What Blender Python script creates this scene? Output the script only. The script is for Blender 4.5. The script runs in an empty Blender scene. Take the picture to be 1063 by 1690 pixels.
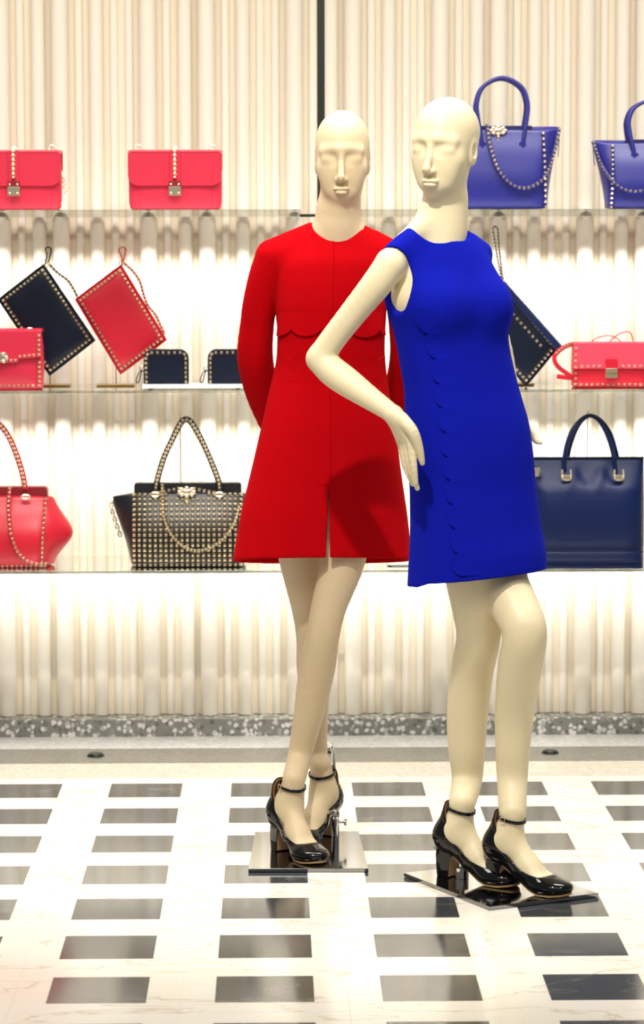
import bpy, bmesh, math, random
import numpy as np
from mathutils import Matrix, Vector

# ------------------------------------------------------------------ camera
C = bpy.context.scene.collection
scene = bpy.context.scene
F_PX, PITCH, YAW, ROLL, H = 4500.0, 0.08729, 0.01769, 0.00166, 1.46
CX, CY = 531.5, 800.0

def ray(px, py):
    a = px - CX; b = py - CY
    cr, sr = math.cos(ROLL), math.sin(ROLL)
    u = a*cr - b*sr; v = a*sr + b*cr
    up = -v/F_PX; x = u/F_PX
    cp, sp = math.cos(PITCH), math.sin(PITCH)
    y = cp + up*sp; z = -sp + up*cp
    c, s = math.cos(YAW), math.sin(YAW)
    return np.array([x*c + y*s, -x*s + y*c, z])

def A(px, py, Y):
    """real point seen at pixel (px, py) at depth Y"""
    r = ray(px, py)
    return np.array([0, 0, H]) + r*(Y/r[1])

def on_floor(px, py, h=0.0):
    r = ray(px, py)
    return np.array([0, 0, H]) + r*((h-H)/r[2])

def nrm(v):
    v = np.asarray(v, float)
    return v/np.linalg.norm(v)

cam_data = bpy.data.cameras.new('camera')
cam = bpy.data.objects.new('camera', cam_data)
C.objects.link(cam)
fwd = nrm(ray(CX, CY)); rgt = nrm(ray(CX+100, CY) - ray(CX-100, CY)); upv = np.cross(rgt, fwd)
cam.matrix_world = Matrix(((rgt[0], upv[0], -fwd[0], 0), (rgt[1], upv[1], -fwd[1], 0), (rgt[2], upv[2], -fwd[2], H), (0, 0, 0, 1)))
cam_data.sensor_fit = 'VERTICAL'
cam_data.sensor_height = 36.0
cam_data.sensor_width = 36.0
cam_data.lens = F_PX*36.0/1690.0
cam_data.shift_y = -45.0/1690.0
cam_data.clip_end = 100
cam_data.dof.use_dof = True
cam_data.dof.focus_distance = 6.2
cam_data.dof.aperture_fstop = 6.3
scene.camera = cam

# ------------------------------------------------------------------ light and exposure
scene.view_settings.view_transform = 'Standard'
scene.view_settings.look = 'None'
scene.view_settings.gamma = 1.0
scene.view_settings.use_curve_mapping = False
scene.view_settings.exposure = -0.55
world = bpy.data.worlds.new('shop_interior_light')
scene.world = world
world.use_nodes = True
bg = world.node_tree.nodes['Background']
bg.inputs['Color'].default_value = (1.0, 0.95, 0.87, 1)
bg.inputs['Strength'].default_value = 0.33

def aim(o, target):
    d = Vector(target) - o.location
    o.rotation_euler = d.to_track_quat('-Z', 'Y').to_euler()

def area(name, loc, target, sx, sy, power, col=(1, .93, .82), spread=180):
    l = bpy.data.lights.new(name, 'AREA')
    l.shape = 'RECTANGLE'; l.size = sx; l.size_y = sy; l.energy = power; l.color = col
    l.spread = math.radians(spread)
    o = bpy.data.objects.new(name, l); C.objects.link(o)
    o.location = loc; aim(o, target)
    return o

def spot(name, loc, target, power, angle, blend=.4, radius=.03, col=(1, .93, .82)):
    l = bpy.data.lights.new(name, 'SPOT')
    l.energy = power; l.spot_size = math.radians(angle); l.spot_blend = blend
    l.shadow_soft_size = radius; l.color = col
    o = bpy.data.objects.new(name, l); C.objects.link(o)
    o.location = loc; aim(o, target)
    return o

area('wall_wash_light', (0.2, 7.0, 3.3), (0.2, 8.1, 1.5), 4.2, .25, 84, (1, .91, .76), 150)
area('frontal_fill_light', (0.2, 3.4, 3.4), (0.2, 7.9, 1.0), 4.0, 1.2, 70, (1, .93, .82))  # unseen fill added out of view to brighten the fluted wall from the front
spot('ceiling_spot_light', (-.25, 4.35, 3.4), (.28, 6.3, .9), 440, 52, .6, .05, (1, .94, .83))
spot('ceiling_spot_light', (1.9, 4.3, 3.3), (.5, 6.3, .6), 60, 50, .6, .08, (1, .93, .8))
area('floor_wash_light', (0.2, 6.6, 3.3), (0.2, 7.0, 0), 4.0, .6, 92, (1, .97, .91), 110)

# ------------------------------------------------------------------ materials
def mat(name, col, rough=.5, metal=0, spec=.5, coat=0, sheen=0, sheen_tint=None, noise=None, bump=None, trans=0, sss=0):
    m = bpy.data.materials.new(name); m.use_nodes = True
    nt = m.node_tree; b = nt.nodes['Principled BSDF']
    b.inputs['Base Color'].default_value = (*col, 1)
    b.inputs['Roughness'].default_value = rough
    b.inputs['Metallic'].default_value = metal
    b.inputs['Specular IOR Level'].default_value = spec
    b.inputs['Coat Weight'].default_value = coat
    b.inputs['Coat Roughness'].default_value = .04
    if sheen:
        b.inputs['Sheen Weight'].default_value = sheen
        b.inputs['Sheen Roughness'].default_value = .4
        if sheen_tint: b.inputs['Sheen Tint'].default_value = (*sheen_tint, 1)
    tc = nt.nodes.new('ShaderNodeTexCoord')
    if noise:
        scale, amt, col2 = noise
        n = nt.nodes.new('ShaderNodeTexNoise'); n.inputs['Scale'].default_value = scale; n.inputs['Detail'].default_value = 4
        nt.links.new(tc.outputs['Object'], n.inputs['Vector'])
        mx = nt.nodes.new('ShaderNodeMix'); mx.data_type = 'RGBA'
        mx.inputs['A'].default_value = (*col, 1); mx.inputs['B'].default_value = (*col2, 1)
        r = nt.nodes.new('ShaderNodeMath'); r.operation = 'MULTIPLY'; r.inputs[1].default_value = amt
        nt.links.new(n.outputs['Fac'], r.inputs[0]); nt.links.new(r.outputs[0], mx.inputs['Factor'])
        nt.links.new(mx.outputs['Result'], b.inputs['Base Color'])
    if bump:
        scale, strength = bump
        n = nt.nodes.new('ShaderNodeTexNoise'); n.inputs['Scale'].default_value = scale; n.inputs['Detail'].default_value = 3
        nt.links.new(tc.outputs['Object'], n.inputs['Vector'])
        bp = nt.nodes.new('ShaderNodeBump'); bp.inputs['Strength'].default_value = strength; bp.inputs['Distance'].default_value = .002
        nt.links.new(n.outputs['Fac'], bp.inputs['Height']); nt.links.new(bp.outputs['Normal'], b.inputs['Normal'])
    return m

M = {}
M['skin_pale'] = mat('pale_cream_mannequin', (.80, .70, .47), .42, spec=.35, noise=(6, .12, (.76, .66, .44)))
M['skin_warm'] = mat('warm_cream_mannequin', (.67, .535, .345), .45, spec=.3, noise=(6, .12, (.63, .50, .32)))
M['red_wool'] = mat('red_wool_crepe', (.46, .001, .004), .9, spec=.04, sheen=.04, sheen_tint=(1, .05, .05), bump=(900, .15))
M['blue_wool'] = mat('cobalt_wool_crepe', (.005, .010, .36), .9, spec=.04, sheen=.04, sheen_tint=(.1, .2, 1), bump=(900, .15))
M['patent'] = mat('black_patent_leather', (.003, .003, .004), .07, spec=.42, bump=(30, .05))
M['tan_leather'] = mat('tan_leather_lining', (.30, .13, .035), .5, noise=(40, .3, (.2, .08, .02)))
M['tan_sole'] = mat('tan_leather_sole', (.42, .26, .12), .45)
M['steel'] = mat('brushed_steel', (.29, .29, .30), .09, metal=1, noise=(3, .1, (.26, .26, .27)))
M['chrome'] = mat('chrome', (.75, .75, .74), .08, metal=1, noise=(3, .1, (.7, .7, .7)))
M['gold'] = mat('pale_gold_metal', (1.0, .90, .70), .24, metal=1, noise=(20, .2, (.92, .76, .48)))
M['brass'] = mat('brass_rod', (.50, .34, .12), .3, metal=1, noise=(20, .3, (.4, .26, .08)))
M['black_metal'] = mat('black_green_painted_steel', (.008, .014, .011), .35, noise=(10, .3, (.012, .018, .014)))
M['coral_leather'] = mat('coral_red_leather', (.60, .024, .060), .38, spec=.4, bump=(260, .06), noise=(9, .2, (.66, .025, .05)))
M['crimson_leather'] = mat('crimson_leather', (.54, .009, .028), .36, spec=.5, bump=(220, .07), noise=(9, .25, (.47, .007, .023)))
M['dark_red'] = mat('dark_red_leather', (.22, .004, .010), .45, noise=(30, .3, (.16, .003, .008)))
M['pink_leather'] = mat('pink_red_leather', (.80, .06, .11), .36, spec=.45, bump=(260, .05), noise=(9, .2, (.72, .045, .09)))
M['navy_leather'] = mat('navy_leather', (.003, .007, .020), .38, spec=.28, bump=(240, .07), noise=(9, .3, (.003, .006, .017)))
M['navy_blue'] = mat('deep_blue_leather', (.002, .010, .065), .42, spec=.26, bump=(200, .06), noise=(9, .3, (.002, .009, .055)))
M['black_leather'] = mat('blue_black_leather', (.006, .008, .012), .35, spec=.5, bump=(240, .07), noise=(9, .3, (.004, .005, .008)))
M['violet_leather'] = mat('violet_blue_leather', (.019, .021, .22), .34, spec=.5, bump=(260, .04), noise=(9, .2, (.015, .017, .18)))
M['violet_dark'] = mat('dark_violet_leather', (.012, .012, .10), .4, noise=(9, .2, (.01, .01, .08)))
M['white_slab'] = mat('white_acrylic', (.85, .84, .80), .3, noise=(5, .1, (.82, .8, .76)))
M['tube'] = mat('cream_lacquer', (.78, .73, .64), .5, spec=.3, noise=(1.5, .3, (.80, .76, .69)))
M['backing'] = mat('cream_wall_paint', (.78, .70, .56), .6, noise=(2, .3, (.75, .67, .53)))
M['led'] = mat('white_aluminium', (.75, .75, .73), .4, noise=(8, .1, (.7, .7, .68)))

def terrazzo(name, dark, mid, light, scale, lo, hi):
    m = bpy.data.materials.new(name); m.use_nodes = True
    nt = m.node_tree; b = nt.nodes['Principled BSDF']
    tc = nt.nodes.new('ShaderNodeTexCoord')
    n0 = nt.nodes.new('ShaderNodeTexNoise'); n0.inputs['Scale'].default_value = scale*.8
    vm = nt.nodes.new('ShaderNodeVectorMath'); vm.operation = 'MULTIPLY_ADD'; vm.inputs[1].default_value = (.012, .012, .012)
    nt.links.new(tc.outputs['Object'], n0.inputs['Vector'])
    nt.links.new(n0.outputs['Color'], vm.inputs[0]); nt.links.new(tc.outputs['Object'], vm.inputs[2])
    v = nt.nodes.new('ShaderNodeTexVoronoi'); v.inputs['Scale'].default_value = scale
    nt.links.new(vm.outputs[0], v.inputs['Vector'])
    bw = nt.nodes.new('ShaderNodeSeparateColor'); nt.links.new(v.outputs['Color'], bw.inputs[0])
    cr = nt.nodes.new('ShaderNodeValToRGB')
    e = cr.color_ramp.elements
    e[0].position = lo; e[0].color = (*dark, 1); e[1].position = hi; e[1].color = (*light, 1)
    k = e.new((lo+hi)/2); k.color = (*mid, 1)
    nt.links.new(bw.outputs[0], cr.inputs['Fac'])
    # chips shrink inside their cells, the cement shows between them
    mp = nt.nodes.new('ShaderNodeMapRange'); mp.inputs['From Min'].default_value = .42; mp.inputs['From Max'].default_value = .55
    nt.links.new(v.outputs['Distance'], mp.inputs['Value'])
    mx = nt.nodes.new('ShaderNodeMix'); mx.data_type = 'RGBA'; mx.inputs['B'].default_value = (*mid, 1)
    nt.links.new(mp.outputs['Result'], mx.inputs['Factor']); nt.links.new(cr.outputs['Color'], mx.inputs['A'])
    nt.links.new(mx.outputs['Result'], b.inputs['Base Color'])
    b.inputs['Roughness'].default_value = .3
    return m

M['terrazzo_dark'] = terrazzo('dark_grey_terrazzo', (.12, .12, .11), (.23, .23, .21), (.72, .71, .68), 66, .0, .62)
M['terrazzo_light'] = terrazzo('pale_grey_terrazzo', (.42, .41, .40), (.56, .55, .55), (.78, .77, .78), 110, .1, .9)
M['terrazzo_grey'] = terrazzo('mid_grey_terrazzo', (.15, .145, .125), (.21, .20, .175), (.31, .295, .26), 110, .1, .9)
M['terrazzo_cream'] = terrazzo('cream_terrazzo', (.48, .43, .35), (.62, .57, .48), (.82, .77, .68), 120, .1, .9)

def marble(name, base, vein, warm):
    m = bpy.data.materials.new(name); m.use_nodes = True
    nt = m.node_tree; b = nt.nodes['Principled BSDF']
    g = nt.nodes.new('ShaderNodeNewGeometry')
    mp = nt.nodes.new('ShaderNodeMapping'); mp.inputs['Rotation'].default_value = (0, 0, .5); mp.inputs['Scale'].default_value = (1.0, 3.0, 1)
    nt.links.new(g.outputs['Position'], mp.inputs['Vector'])
    n = nt.nodes.new('ShaderNodeTexNoise'); n.inputs['Scale'].default_value = 1.6; n.inputs['Detail'].default_value = 7; n.inputs['Distortion'].default_value = 1.2
    nt.links.new(mp.outputs['Vector'], n.inputs['Vector'])
    s = nt.nodes.new('ShaderNodeMath'); s.operation = 'SUBTRACT'; s.inputs[1].default_value = .5
    ab = nt.nodes.new('ShaderNodeMath'); ab.operation = 'ABSOLUTE'
    nt.links.new(n.outputs['Fac'], s.inputs[0]); nt.links.new(s.outputs[0], ab.inputs[0])
    cr = nt.nodes.new('ShaderNodeValToRGB')
    cr.color_ramp.elements[0].position = 0; cr.color_ramp.elements[0].color = (*vein, 1)
    cr.color_ramp.elements[1].position = .011; cr.color_ramp.elements[1].color = (*base, 1)
    n2 = nt.nodes.new('ShaderNodeTexNoise'); n2.inputs['Scale'].default_value = 2.3; n2.inputs['Detail'].default_value = 3
    nt.links.new(g.outputs['Position'], n2.inputs['Vector'])
    cr2 = nt.nodes.new('ShaderNodeValToRGB')
    cr2.color_ramp.elements[0].position = .45; cr2.color_ramp.elements[0].color = (1, 1, 1, 1)
    cr2.color_ramp.elements[1].position = .75; cr2.color_ramp.elements[1].color = (*warm, 1)
    nt.links.new(n2.outputs['Fac'], cr2.inputs['Fac'])
    mx = nt.nodes.new('ShaderNodeMix'); mx.data_type = 'RGBA'; mx.blend_type = 'MULTIPLY'; mx.inputs['Factor'].default_value = 1
    nt.links.new(ab.outputs[0], cr.inputs['Fac']); nt.links.new(cr.outputs['Color'], mx.inputs['A']); nt.links.new(cr2.outputs['Color'], mx.inputs['B'])
    nt.links.new(mx.outputs['Result'], b.inputs['Base Color'])
    b.inputs['Roughness'].default_value = .16
    return m

M['marble'] = marble('cream_white_marble', (.88, .85, .77), (.66, .58, .46), (.985, .95, .89))
M['slate'] = marble('dark_grey_polished_stone', (.045, .05, .055), (.12, .12, .12), (.8, .85, .9))
M['slate'].node_tree.nodes['Principled BSDF'].inputs['Roughness'].default_value = .12

def glass_mat():
    m = bpy.data.materials.new('grey_shelf_glass'); m.use_nodes = True
    nt = m.node_tree
    for n in list(nt.nodes): nt.nodes.remove(n)
    out = nt.nodes.new('ShaderNodeOutputMaterial'); mix = nt.nodes.new('ShaderNodeMixShader')
    tr = nt.nodes.new('ShaderNodeBsdfTransparent'); tr.inputs['Color'].default_value = (.86, .87, .85, 1)
    gl = nt.nodes.new('ShaderNodeBsdfGlossy'); gl.inputs['Roughness'].default_value = .02; gl.inputs['Color'].default_value = (.9, .92, .9, 1)
    fr = nt.nodes.new('ShaderNodeFresnel'); fr.inputs['IOR'].default_value = 1.5
    nt.links.new(fr.outputs[0], mix.inputs[0]); nt.links.new(tr.outputs[0], mix.inputs[1]); nt.links.new(gl.outputs[0], mix.inputs[2])
    nt.links.new(mix.outputs[0], out.inputs['Surface'])
    return m
M['glass'] = glass_mat()

# ------------------------------------------------------------------ object helpers
def link_mesh(name, V, F, m, parent=None, smooth=True, loc=None, sharp=None):
    me = bpy.data.meshes.new(name)
    me.from_pydata([tuple(map(float, v)) for v in V], [], [tuple(map(int, f)) for f in F])
    me.materials.append(m)
    if smooth:
        me.polygons.foreach_set('use_smooth', [True]*len(me.polygons))
    me.update()
    if smooth and sharp:
        me.set_sharp_from_angle(angle=math.radians(sharp))
    o = bpy.data.objects.new(name, me); C.objects.link(o)
    if parent is not None: o.parent = parent
    if loc is not None: o.location = loc
    return o

def big_mesh(name, V, Q, m, parent=None):
    """V (n,3), Q (m,4) arrays -> smooth mesh object"""
    me = bpy.data.meshes.new(name)
    me.vertices.add(len(V)); me.vertices.foreach_set('co', V.astype(np.float32).ravel())
    me.loops.add(Q.size); me.loops.foreach_set('vertex_index', Q.astype(np.int32).ravel())
    me.polygons.add(len(Q)); me.polygons.foreach_set('loop_start', np.arange(0, Q.size, 4, dtype=np.int32))
    me.polygons.foreach_set('use_smooth', np.ones(len(Q), dtype=bool))
    me.materials.append(m)
    me.update(calc_edges=True); me.validate()
    o = bpy.data.objects.new(name, me); C.objects.link(o)
    if parent is not None: o.parent = parent
    return o

def thing(name, label, cat, loc=(0, 0, 0), rotz=0, group=None):
    o = bpy.data.objects.new(name, None); C.objects.link(o)
    o.empty_display_size = .05
    o.location = loc; o.rotation_euler = (0, 0, rotz)
    o['label'] = label; o['category'] = cat
    if group: o['group'] = group
    return o

def tag(o, label, cat, group=None):
    o['label'] = label; o['category'] = cat
    if group: o['group'] = group
    return o

def structure(o):
    o['kind'] = 'structure'
    return o

# ------------------------------------------------------------------ small geometry kit (returns V, F)
def join(*parts):
    V = []; F = []
    for v, f in parts:
        n = len(V)
        V.extend([tuple(p) for p in v]); F.extend([tuple(i+n for i in q) for q in f])
    return V, F

def loft(rings, cap0=True, cap1=True, closed=True):
    V = []; F = []
    n = len(rings[0])
    for r in rings: V.extend([tuple(p) for p in r])
    for i in range(len(rings)-1):
        for j in range(n if closed else n-1):
            k = (j+1) % n
            F.append((i*n+j, i*n+k, (i+1)*n+k, (i+1)*n+j))
    if cap0: F.append(tuple(range(n-1, -1, -1)))
    if cap1: F.append(tuple((len(rings)-1)*n+j for j in range(n)))
    return V, F

def spline(pts, n=6, closed=False):
    P = [np.asarray(p, float) for p in pts]
    out = []
    m = len(P)
    segs = m if closed else m-1
    for i in range(segs):
        if closed:
            p0, p1, p2, p3 = P[(i-1) % m], P[i], P[(i+1) % m], P[(i+2) % m]
        else:
            p0 = P[i-1] if i > 0 else 2*P[0]-P[1]
            p1, p2 = P[i], P[i+1]
            p3 = P[i+2] if i+2 < m else 2*P[-1]-P[-2]
        for k in range(n):
            t = k/n
            out.append(.5*((2*p1)+(-p0+p2)*t+(2*p0-5*p1+4*p2-p3)*t*t+(-p0+3*p1-3*p2+p3)*t**3))
    if not closed: out.append(P[-1])
    return out

def sweep(path, sec, side=(0, 1, 0), closed=False, caps=True, scale=None):
    """sweep a 2d section (list of (s, n)) along path; section axis s follows 'side'"""
    P = [np.asarray(p, float) for p in path]
    rings = []
    m = len(P)
    for i in range(m):
        if closed: t = P[(i+1) % m]-P[i-1]
        else: t = P[min(i+1, m-1)]-P[max(i-1, 0)]
        t = nrm(t)
        s = np.asarray(side, float); s = s - t*np.dot(s, t)
        if np.linalg.norm(s) < 1e-5: s = np.array([1.0, 0, 0]) - t*t[0]
        s = nrm(s); nn = np.cross(t, s)
        k = 1 if scale is None else scale[i]
        rings.append([P[i]+s*a*k+nn*b*k for a, b in sec])
    if closed:
        rings.append(rings[0])
        return loft(rings, False, False)
    return loft(rings, caps, caps)

def circ(r, n=8, r2=None):
    r2 = r if r2 is None else r2
    return [(r*math.cos(2*math.pi*k/n), r2*math.sin(2*math.pi*k/n)) for k in range(n)]

def rect(w, t, b=.25):
    """rounded flat section w wide, t thick"""
    w /= 2; t /= 2; c = min(w, t)*.6
    return [(w, -t+c), (w, t-c), (w-c, t), (-w+c, t), (-w, t-c), (-w, -t+c), (-w+c, -t), (w-c, -t)]

def tube(path, r, n=8, closed=False, side=(0, 1, 0)):
    return sweep(path, circ(r, n), side, closed)

def poly_inset(out, d):
    n = len(out); res = []
    a = sum(out[i][0]*out[(i+1) % n][1]-out[(i+1) % n][0]*out[i][1] for i in range(n))
    sg = 1 if a > 0 else -1
    for i in range(n):
        p0 = np.array(out[i-1]); p1 = np.array(out[i]); p2 = np.array(out[(i+1) % n])
        e1 = nrm(p1-p0); e2 = nrm(p2-p1)
        n1 = np.array([-e1[1], e1[0]])*sg; n2 = np.array([-e2[1], e2[0]])*sg
        b = n1+n2; l = np.dot(b, b)
        res.append(tuple(p1 + b*(2*d/max(l, .6)) * .5 * 1.0) if l > 1e-6 else tuple(p1))
    return res

def slab(outline, y0, y1, bev=.002):
    """prism: outline in (x, z), from y0 (front) to y1 (back), bevelled edges"""
    a = sum(outline[i][0]*outline[(i+1) % len(outline)][1]-outline[(i+1) % len(outline)][0]*outline[i][1] for i in range(len(outline)))
    if a < 0: outline = outline[::-1]
    ins = poly_inset(outline, bev)
    mid = poly_inset(outline, bev*.3)
    rings = [[(x, y0, z) for x, z in ins], [(x, y0+bev*.3, z) for x, z in mid], [(x, y0+bev, z) for x, z in outline],
             [(x, y1-bev, z) for x, z in outline], [(x, y1-bev*.3, z) for x, z in mid], [(x, y1, z) for x, z in ins]]
    return loft(rings)

def rrect(x0, x1, z0, z1, r, n=4, rs=None):
    """rounded rectangle outline; rs = radii (bl, br, tr, tl)"""
    rs = rs or (r, r, r, r)
    out = []
    for (cx, cz, a0, rr) in ((x0, z0, 180, rs[0]), (x1, z0, 270, rs[1]), (x1, z1, 0, rs[2]), (x0, z1, 90, rs[3])):
        sx = 1 if cx == x0 else -1; sz = 1 if cz == z0 else -1
        if rr <= 0:
            out.append((cx, cz)); continue
        for k in range(n+1):
            a = math.radians(a0+90*k/n)
            out.append((cx+sx*rr+rr*math.cos(a), cz+sz*rr+rr*math.sin(a)))
    return out

def box(c, s, bev=.002):
    x, y, z = c; a, b, d = s[0]/2, s[1]/2, s[2]/2
    V, F = slab(rrect(x-a, x+a, z-d, z+d, bev, 2), y-b, y+b, bev)
    return V, F

def ellipsoid(c, r, nu=12, nv=8):
    V = []; F = []
    rings = []
    for i in range(1, nv):
        a = math.pi*i/nv
        rings.append([(c[0]+r[0]*math.sin(a)*math.cos(2*math.pi*j/nu), c[1]+r[1]*math.sin(a)*math.sin(2*math.pi*j/nu), c[2]-r[2]*math.cos(a)) for j in range(nu)])
    V, F = loft(rings, False, False)
    V.append((c[0], c[1], c[2]-r[2])); V.append((c[0], c[1], c[2]+r[2]))
    n = len(V)
    for j in range(nu):
        F.append((n-2, (j+1) % nu, j)); F.append((n-1, (nv-2)*nu+j, (nv-2)*nu+(j+1) % nu))
    return V, F

def cyl(p0, p1, r, n=16, bev=.001, r1=None):
    p0 = np.asarray(p0, float); p1 = np.asarray(p1, float); t = nrm(p1-p0)
    r1 = r if r1 is None else r1
    path = [p0, p0+t*bev, p1-t*bev, p1]
    side = (1, 0, 0) if abs(t[0]) < .9 else (0, 1, 0)
    s = np.asarray(side, float); s = nrm(s-t*np.dot(s, t)); nn = np.cross(t, s)
    rings = []
    for p, rr in zip(path, (r-bev, r, r1, r1-bev)):
        rings.append([p+s*rr*math.cos(2*math.pi*k/n)+nn*rr*math.sin(2*math.pi*k/n) for k in range(n)])
    return loft(rings)

def studs(pts, nor, size, h=.6, up=(0, 0, 1)):
    """little four sided pyramids with a base collar, joined"""
    V = []; F = []
    for i, p in enumerate(pts):
        n = nrm(nor[i] if np.ndim(nor) == 2 else nor)
        u = np.asarray(up, float); u = u-n*np.dot(u, n)
        if np.linalg.norm(u) < 1e-4: u = np.array([1.0, 0, 0])-n*n[0]
        u = nrm(u); r = np.cross(u, n)
        p = np.asarray(p, float); s = size/2; k = len(V)
        for lv, sc in ((-.15, 1), (.18, 1), (h, .42)):
            for a, b in ((-1, -1), (1, -1), (1, 1), (-1, 1)):
                V.append(tuple(p+r*a*s*sc+u*b*s*sc+n*size*lv))
        for l in (0, 1):
            for j in range(4):
                q = (j+1) % 4
                F.append((k+l*4+j, k+l*4+q, k+l*4+4+q, k+l*4+4+j))
        F.append((k+8, k+9, k+10, k+11))
    return V, F

def along(pts, step, inset=0):
    """evenly spaced points along a polyline"""
    P = [np.asarray(p, float) for p in pts]
    L = [0]
    for a, b in zip(P[:-1], P[1:]): L.append(L[-1]+np.linalg.norm(b-a))
    n = max(1, int(round((L[-1]-2*inset)/step)))
    res = []
    for k in range(n+1):
        s = inset+(L[-1]-2*inset)*k/n
        i = min(max(np.searchsorted(L, s)-1, 0), len(P)-2)
        t = (s-L[i])/max(L[i+1]-L[i], 1e-9)
        res.append(P[i]*(1-t)+P[i+1]*t)
    return res

def pillow(outline, T, c=None, layers=7, power=2.2, y=0.0):
    """closed cushion shape: outline in (x, z) shrinks towards its middle while swelling to thickness T"""
    O = np.array(outline, float); c = O.mean(0) if c is None else np.array(c)
    rings = []
    prof = []
    for i in range(layers):
        f = 1-(i/(layers-1))*.92
        prof.append((f, T/2*(1-f**power)**.5 if f < 1 else 0))
    for f, t in reversed(prof): rings.append([(c[0]+(x-c[0])*f, y-t, c[1]+(z-c[1])*f) for x, z in O])
    for f, t in prof[1:]: rings.append([(c[0]+(x-c[0])*f, y+t, c[1]+(z-c[1])*f) for x, z in O])
    return loft(rings)

def super_ring(a, b, z, n=28, e=4.0, cx=0, cy=0):
    out = []
    for k in range(n):
        t = 2*math.pi*k/n
        c, s = math.cos(t), math.sin(t)
        out.append((cx+a*abs(c)**(2/e)*(1 if c >= 0 else -1), cy+b*abs(s)**(2/e)*(1 if s >= 0 else -1), z))
    return out

def subsurf(o, n=1):
    m = o.modifiers.new('smooth', 'SUBSURF'); m.levels = n; m.render_levels = n
    return o

# ------------------------------------------------------------------ signed distance bodies, meshed by surface nets
class Solid:
    def __init__(self): self.ops = []
    def add(self, prim, k=.01, op='u'): self.ops.append((op, k, prim)); return self
    def cone(self, a, b, r0, r1, k=.01, op='u'):
        a = np.asarray(a, float); b = np.asarray(b, float); ba = b-a; L = max(float(ba@ba), 1e-12)
        def f(x, y, z):
            px, py, pz = x-a[0], y-a[1], z-a[2]
            t = np.clip((px*ba[0]+py*ba[1]+pz*ba[2])/L, 0, 1)
            return np.sqrt((px-t*ba[0])**2+(py-t*ba[1])**2+(pz-t*ba[2])**2)-(r0+t*(r1-r0))
        r = max(r0, r1)
        return self.add((f, np.minimum(a, b)-r, np.maximum(a, b)+r), k, op)
    def ell(self, c, r, R=None, k=.01, op='u'):
        c = np.asarray(c, float); r = np.asarray(r, float); R = np.eye(3) if R is None else np.asarray(R, float)
        def f(x, y, z):
            p = [x-c[0], y-c[1], z-c[2]]
            q = [R[i, 0]*p[0]+R[i, 1]*p[1]+R[i, 2]*p[2] for i in range(3)]
            k0 = np.sqrt((q[0]/r[0])**2+(q[1]/r[1])**2+(q[2]/r[2])**2)
            k1 = np.sqrt((q[0]/r[0]**2)**2+(q[1]/r[1]**2)**2+(q[2]/r[2]**2)**2)+1e-9
            return k0*(k0-1)/k1
        m = r.max()
        return self.add((f, c-m, c+m), k, op)
    def chain(self, pts, rad, k=.012, n=4, kin=.004):
        P = spline(pts, n); R = spline([[r] for r in rad], n)
        for i in range(len(P)-1):
            self.cone(P[i], P[i+1], float(R[i][0]), float(R[i+1][0]), k if i == 0 else kin)
        return self
    def eval(self, x, y, z):
        D = np.full(np.shape(x), .1)
        for op, k, (f, lo, hi) in self.ops:
            D = comb(op, D, f(x, y, z), k)
        return D
    def mesh(self, step=.003, fine=(), lo=None, hi=None, finestep=.002):
        us = [o for o in self.ops if o[0] == 'u']
        l = np.min([o[2][1] for o in us], 0)-.012; h = np.max([o[2][2] for o in us], 0)+.012
        if lo is not None: l = np.maximum(l, lo)
        if hi is not None: h = np.minimum(h, hi)
        axes = []
        for ax in range(3):
            g = [l[ax]]
            while g[-1] < h[ax]:
                s = step
                for (fl, fh) in fine:
                    if fl[ax] <= g[-1] <= fh[ax]: s = finestep
                g.append(g[-1]+s)
            axes.append(np.array(g))
        X, Y, Z = axes
        Fv = np.full((len(X), len(Y), len(Z)), .1, np.float32)
        for op, k, (f, lo_, hi_) in self.ops:
            m = max(k, .008)+.004
            i0 = [max(0, int(np.searchsorted(a, lo_[i]-m))-1) for i, a in enumerate(axes)]
            i1 = [min(len(a), int(np.searchsorted(a, hi_[i]+m))+1) for i, a in enumerate(axes)]
            if any(a >= b for a, b in zip(i0, i1)): continue
            sl = tuple(slice(a, b) for a, b in zip(i0, i1))
            d = f(X[sl[0]][:, None, None], Y[sl[1]][None, :, None], Z[sl[2]][None, None, :])
            Fv[sl] = comb(op, Fv[sl], d, k)
        return nets(Fv, X, Y, Z)

def comb(op, a, b, k):
    if op == 'u':
        if k <= 0: return np.minimum(a, b)
        h = np.clip(.5+.5*(b-a)/k, 0, 1)
        return b*(1-h)+a*h-k*h*(1-h)
    if op == 's': b = -b
    if k <= 0: return np.maximum(a, b)
    h = np.clip(.5-.5*(b-a)/k, 0, 1)
    return b*(1-h)+a*h+k*h*(1-h)

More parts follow.
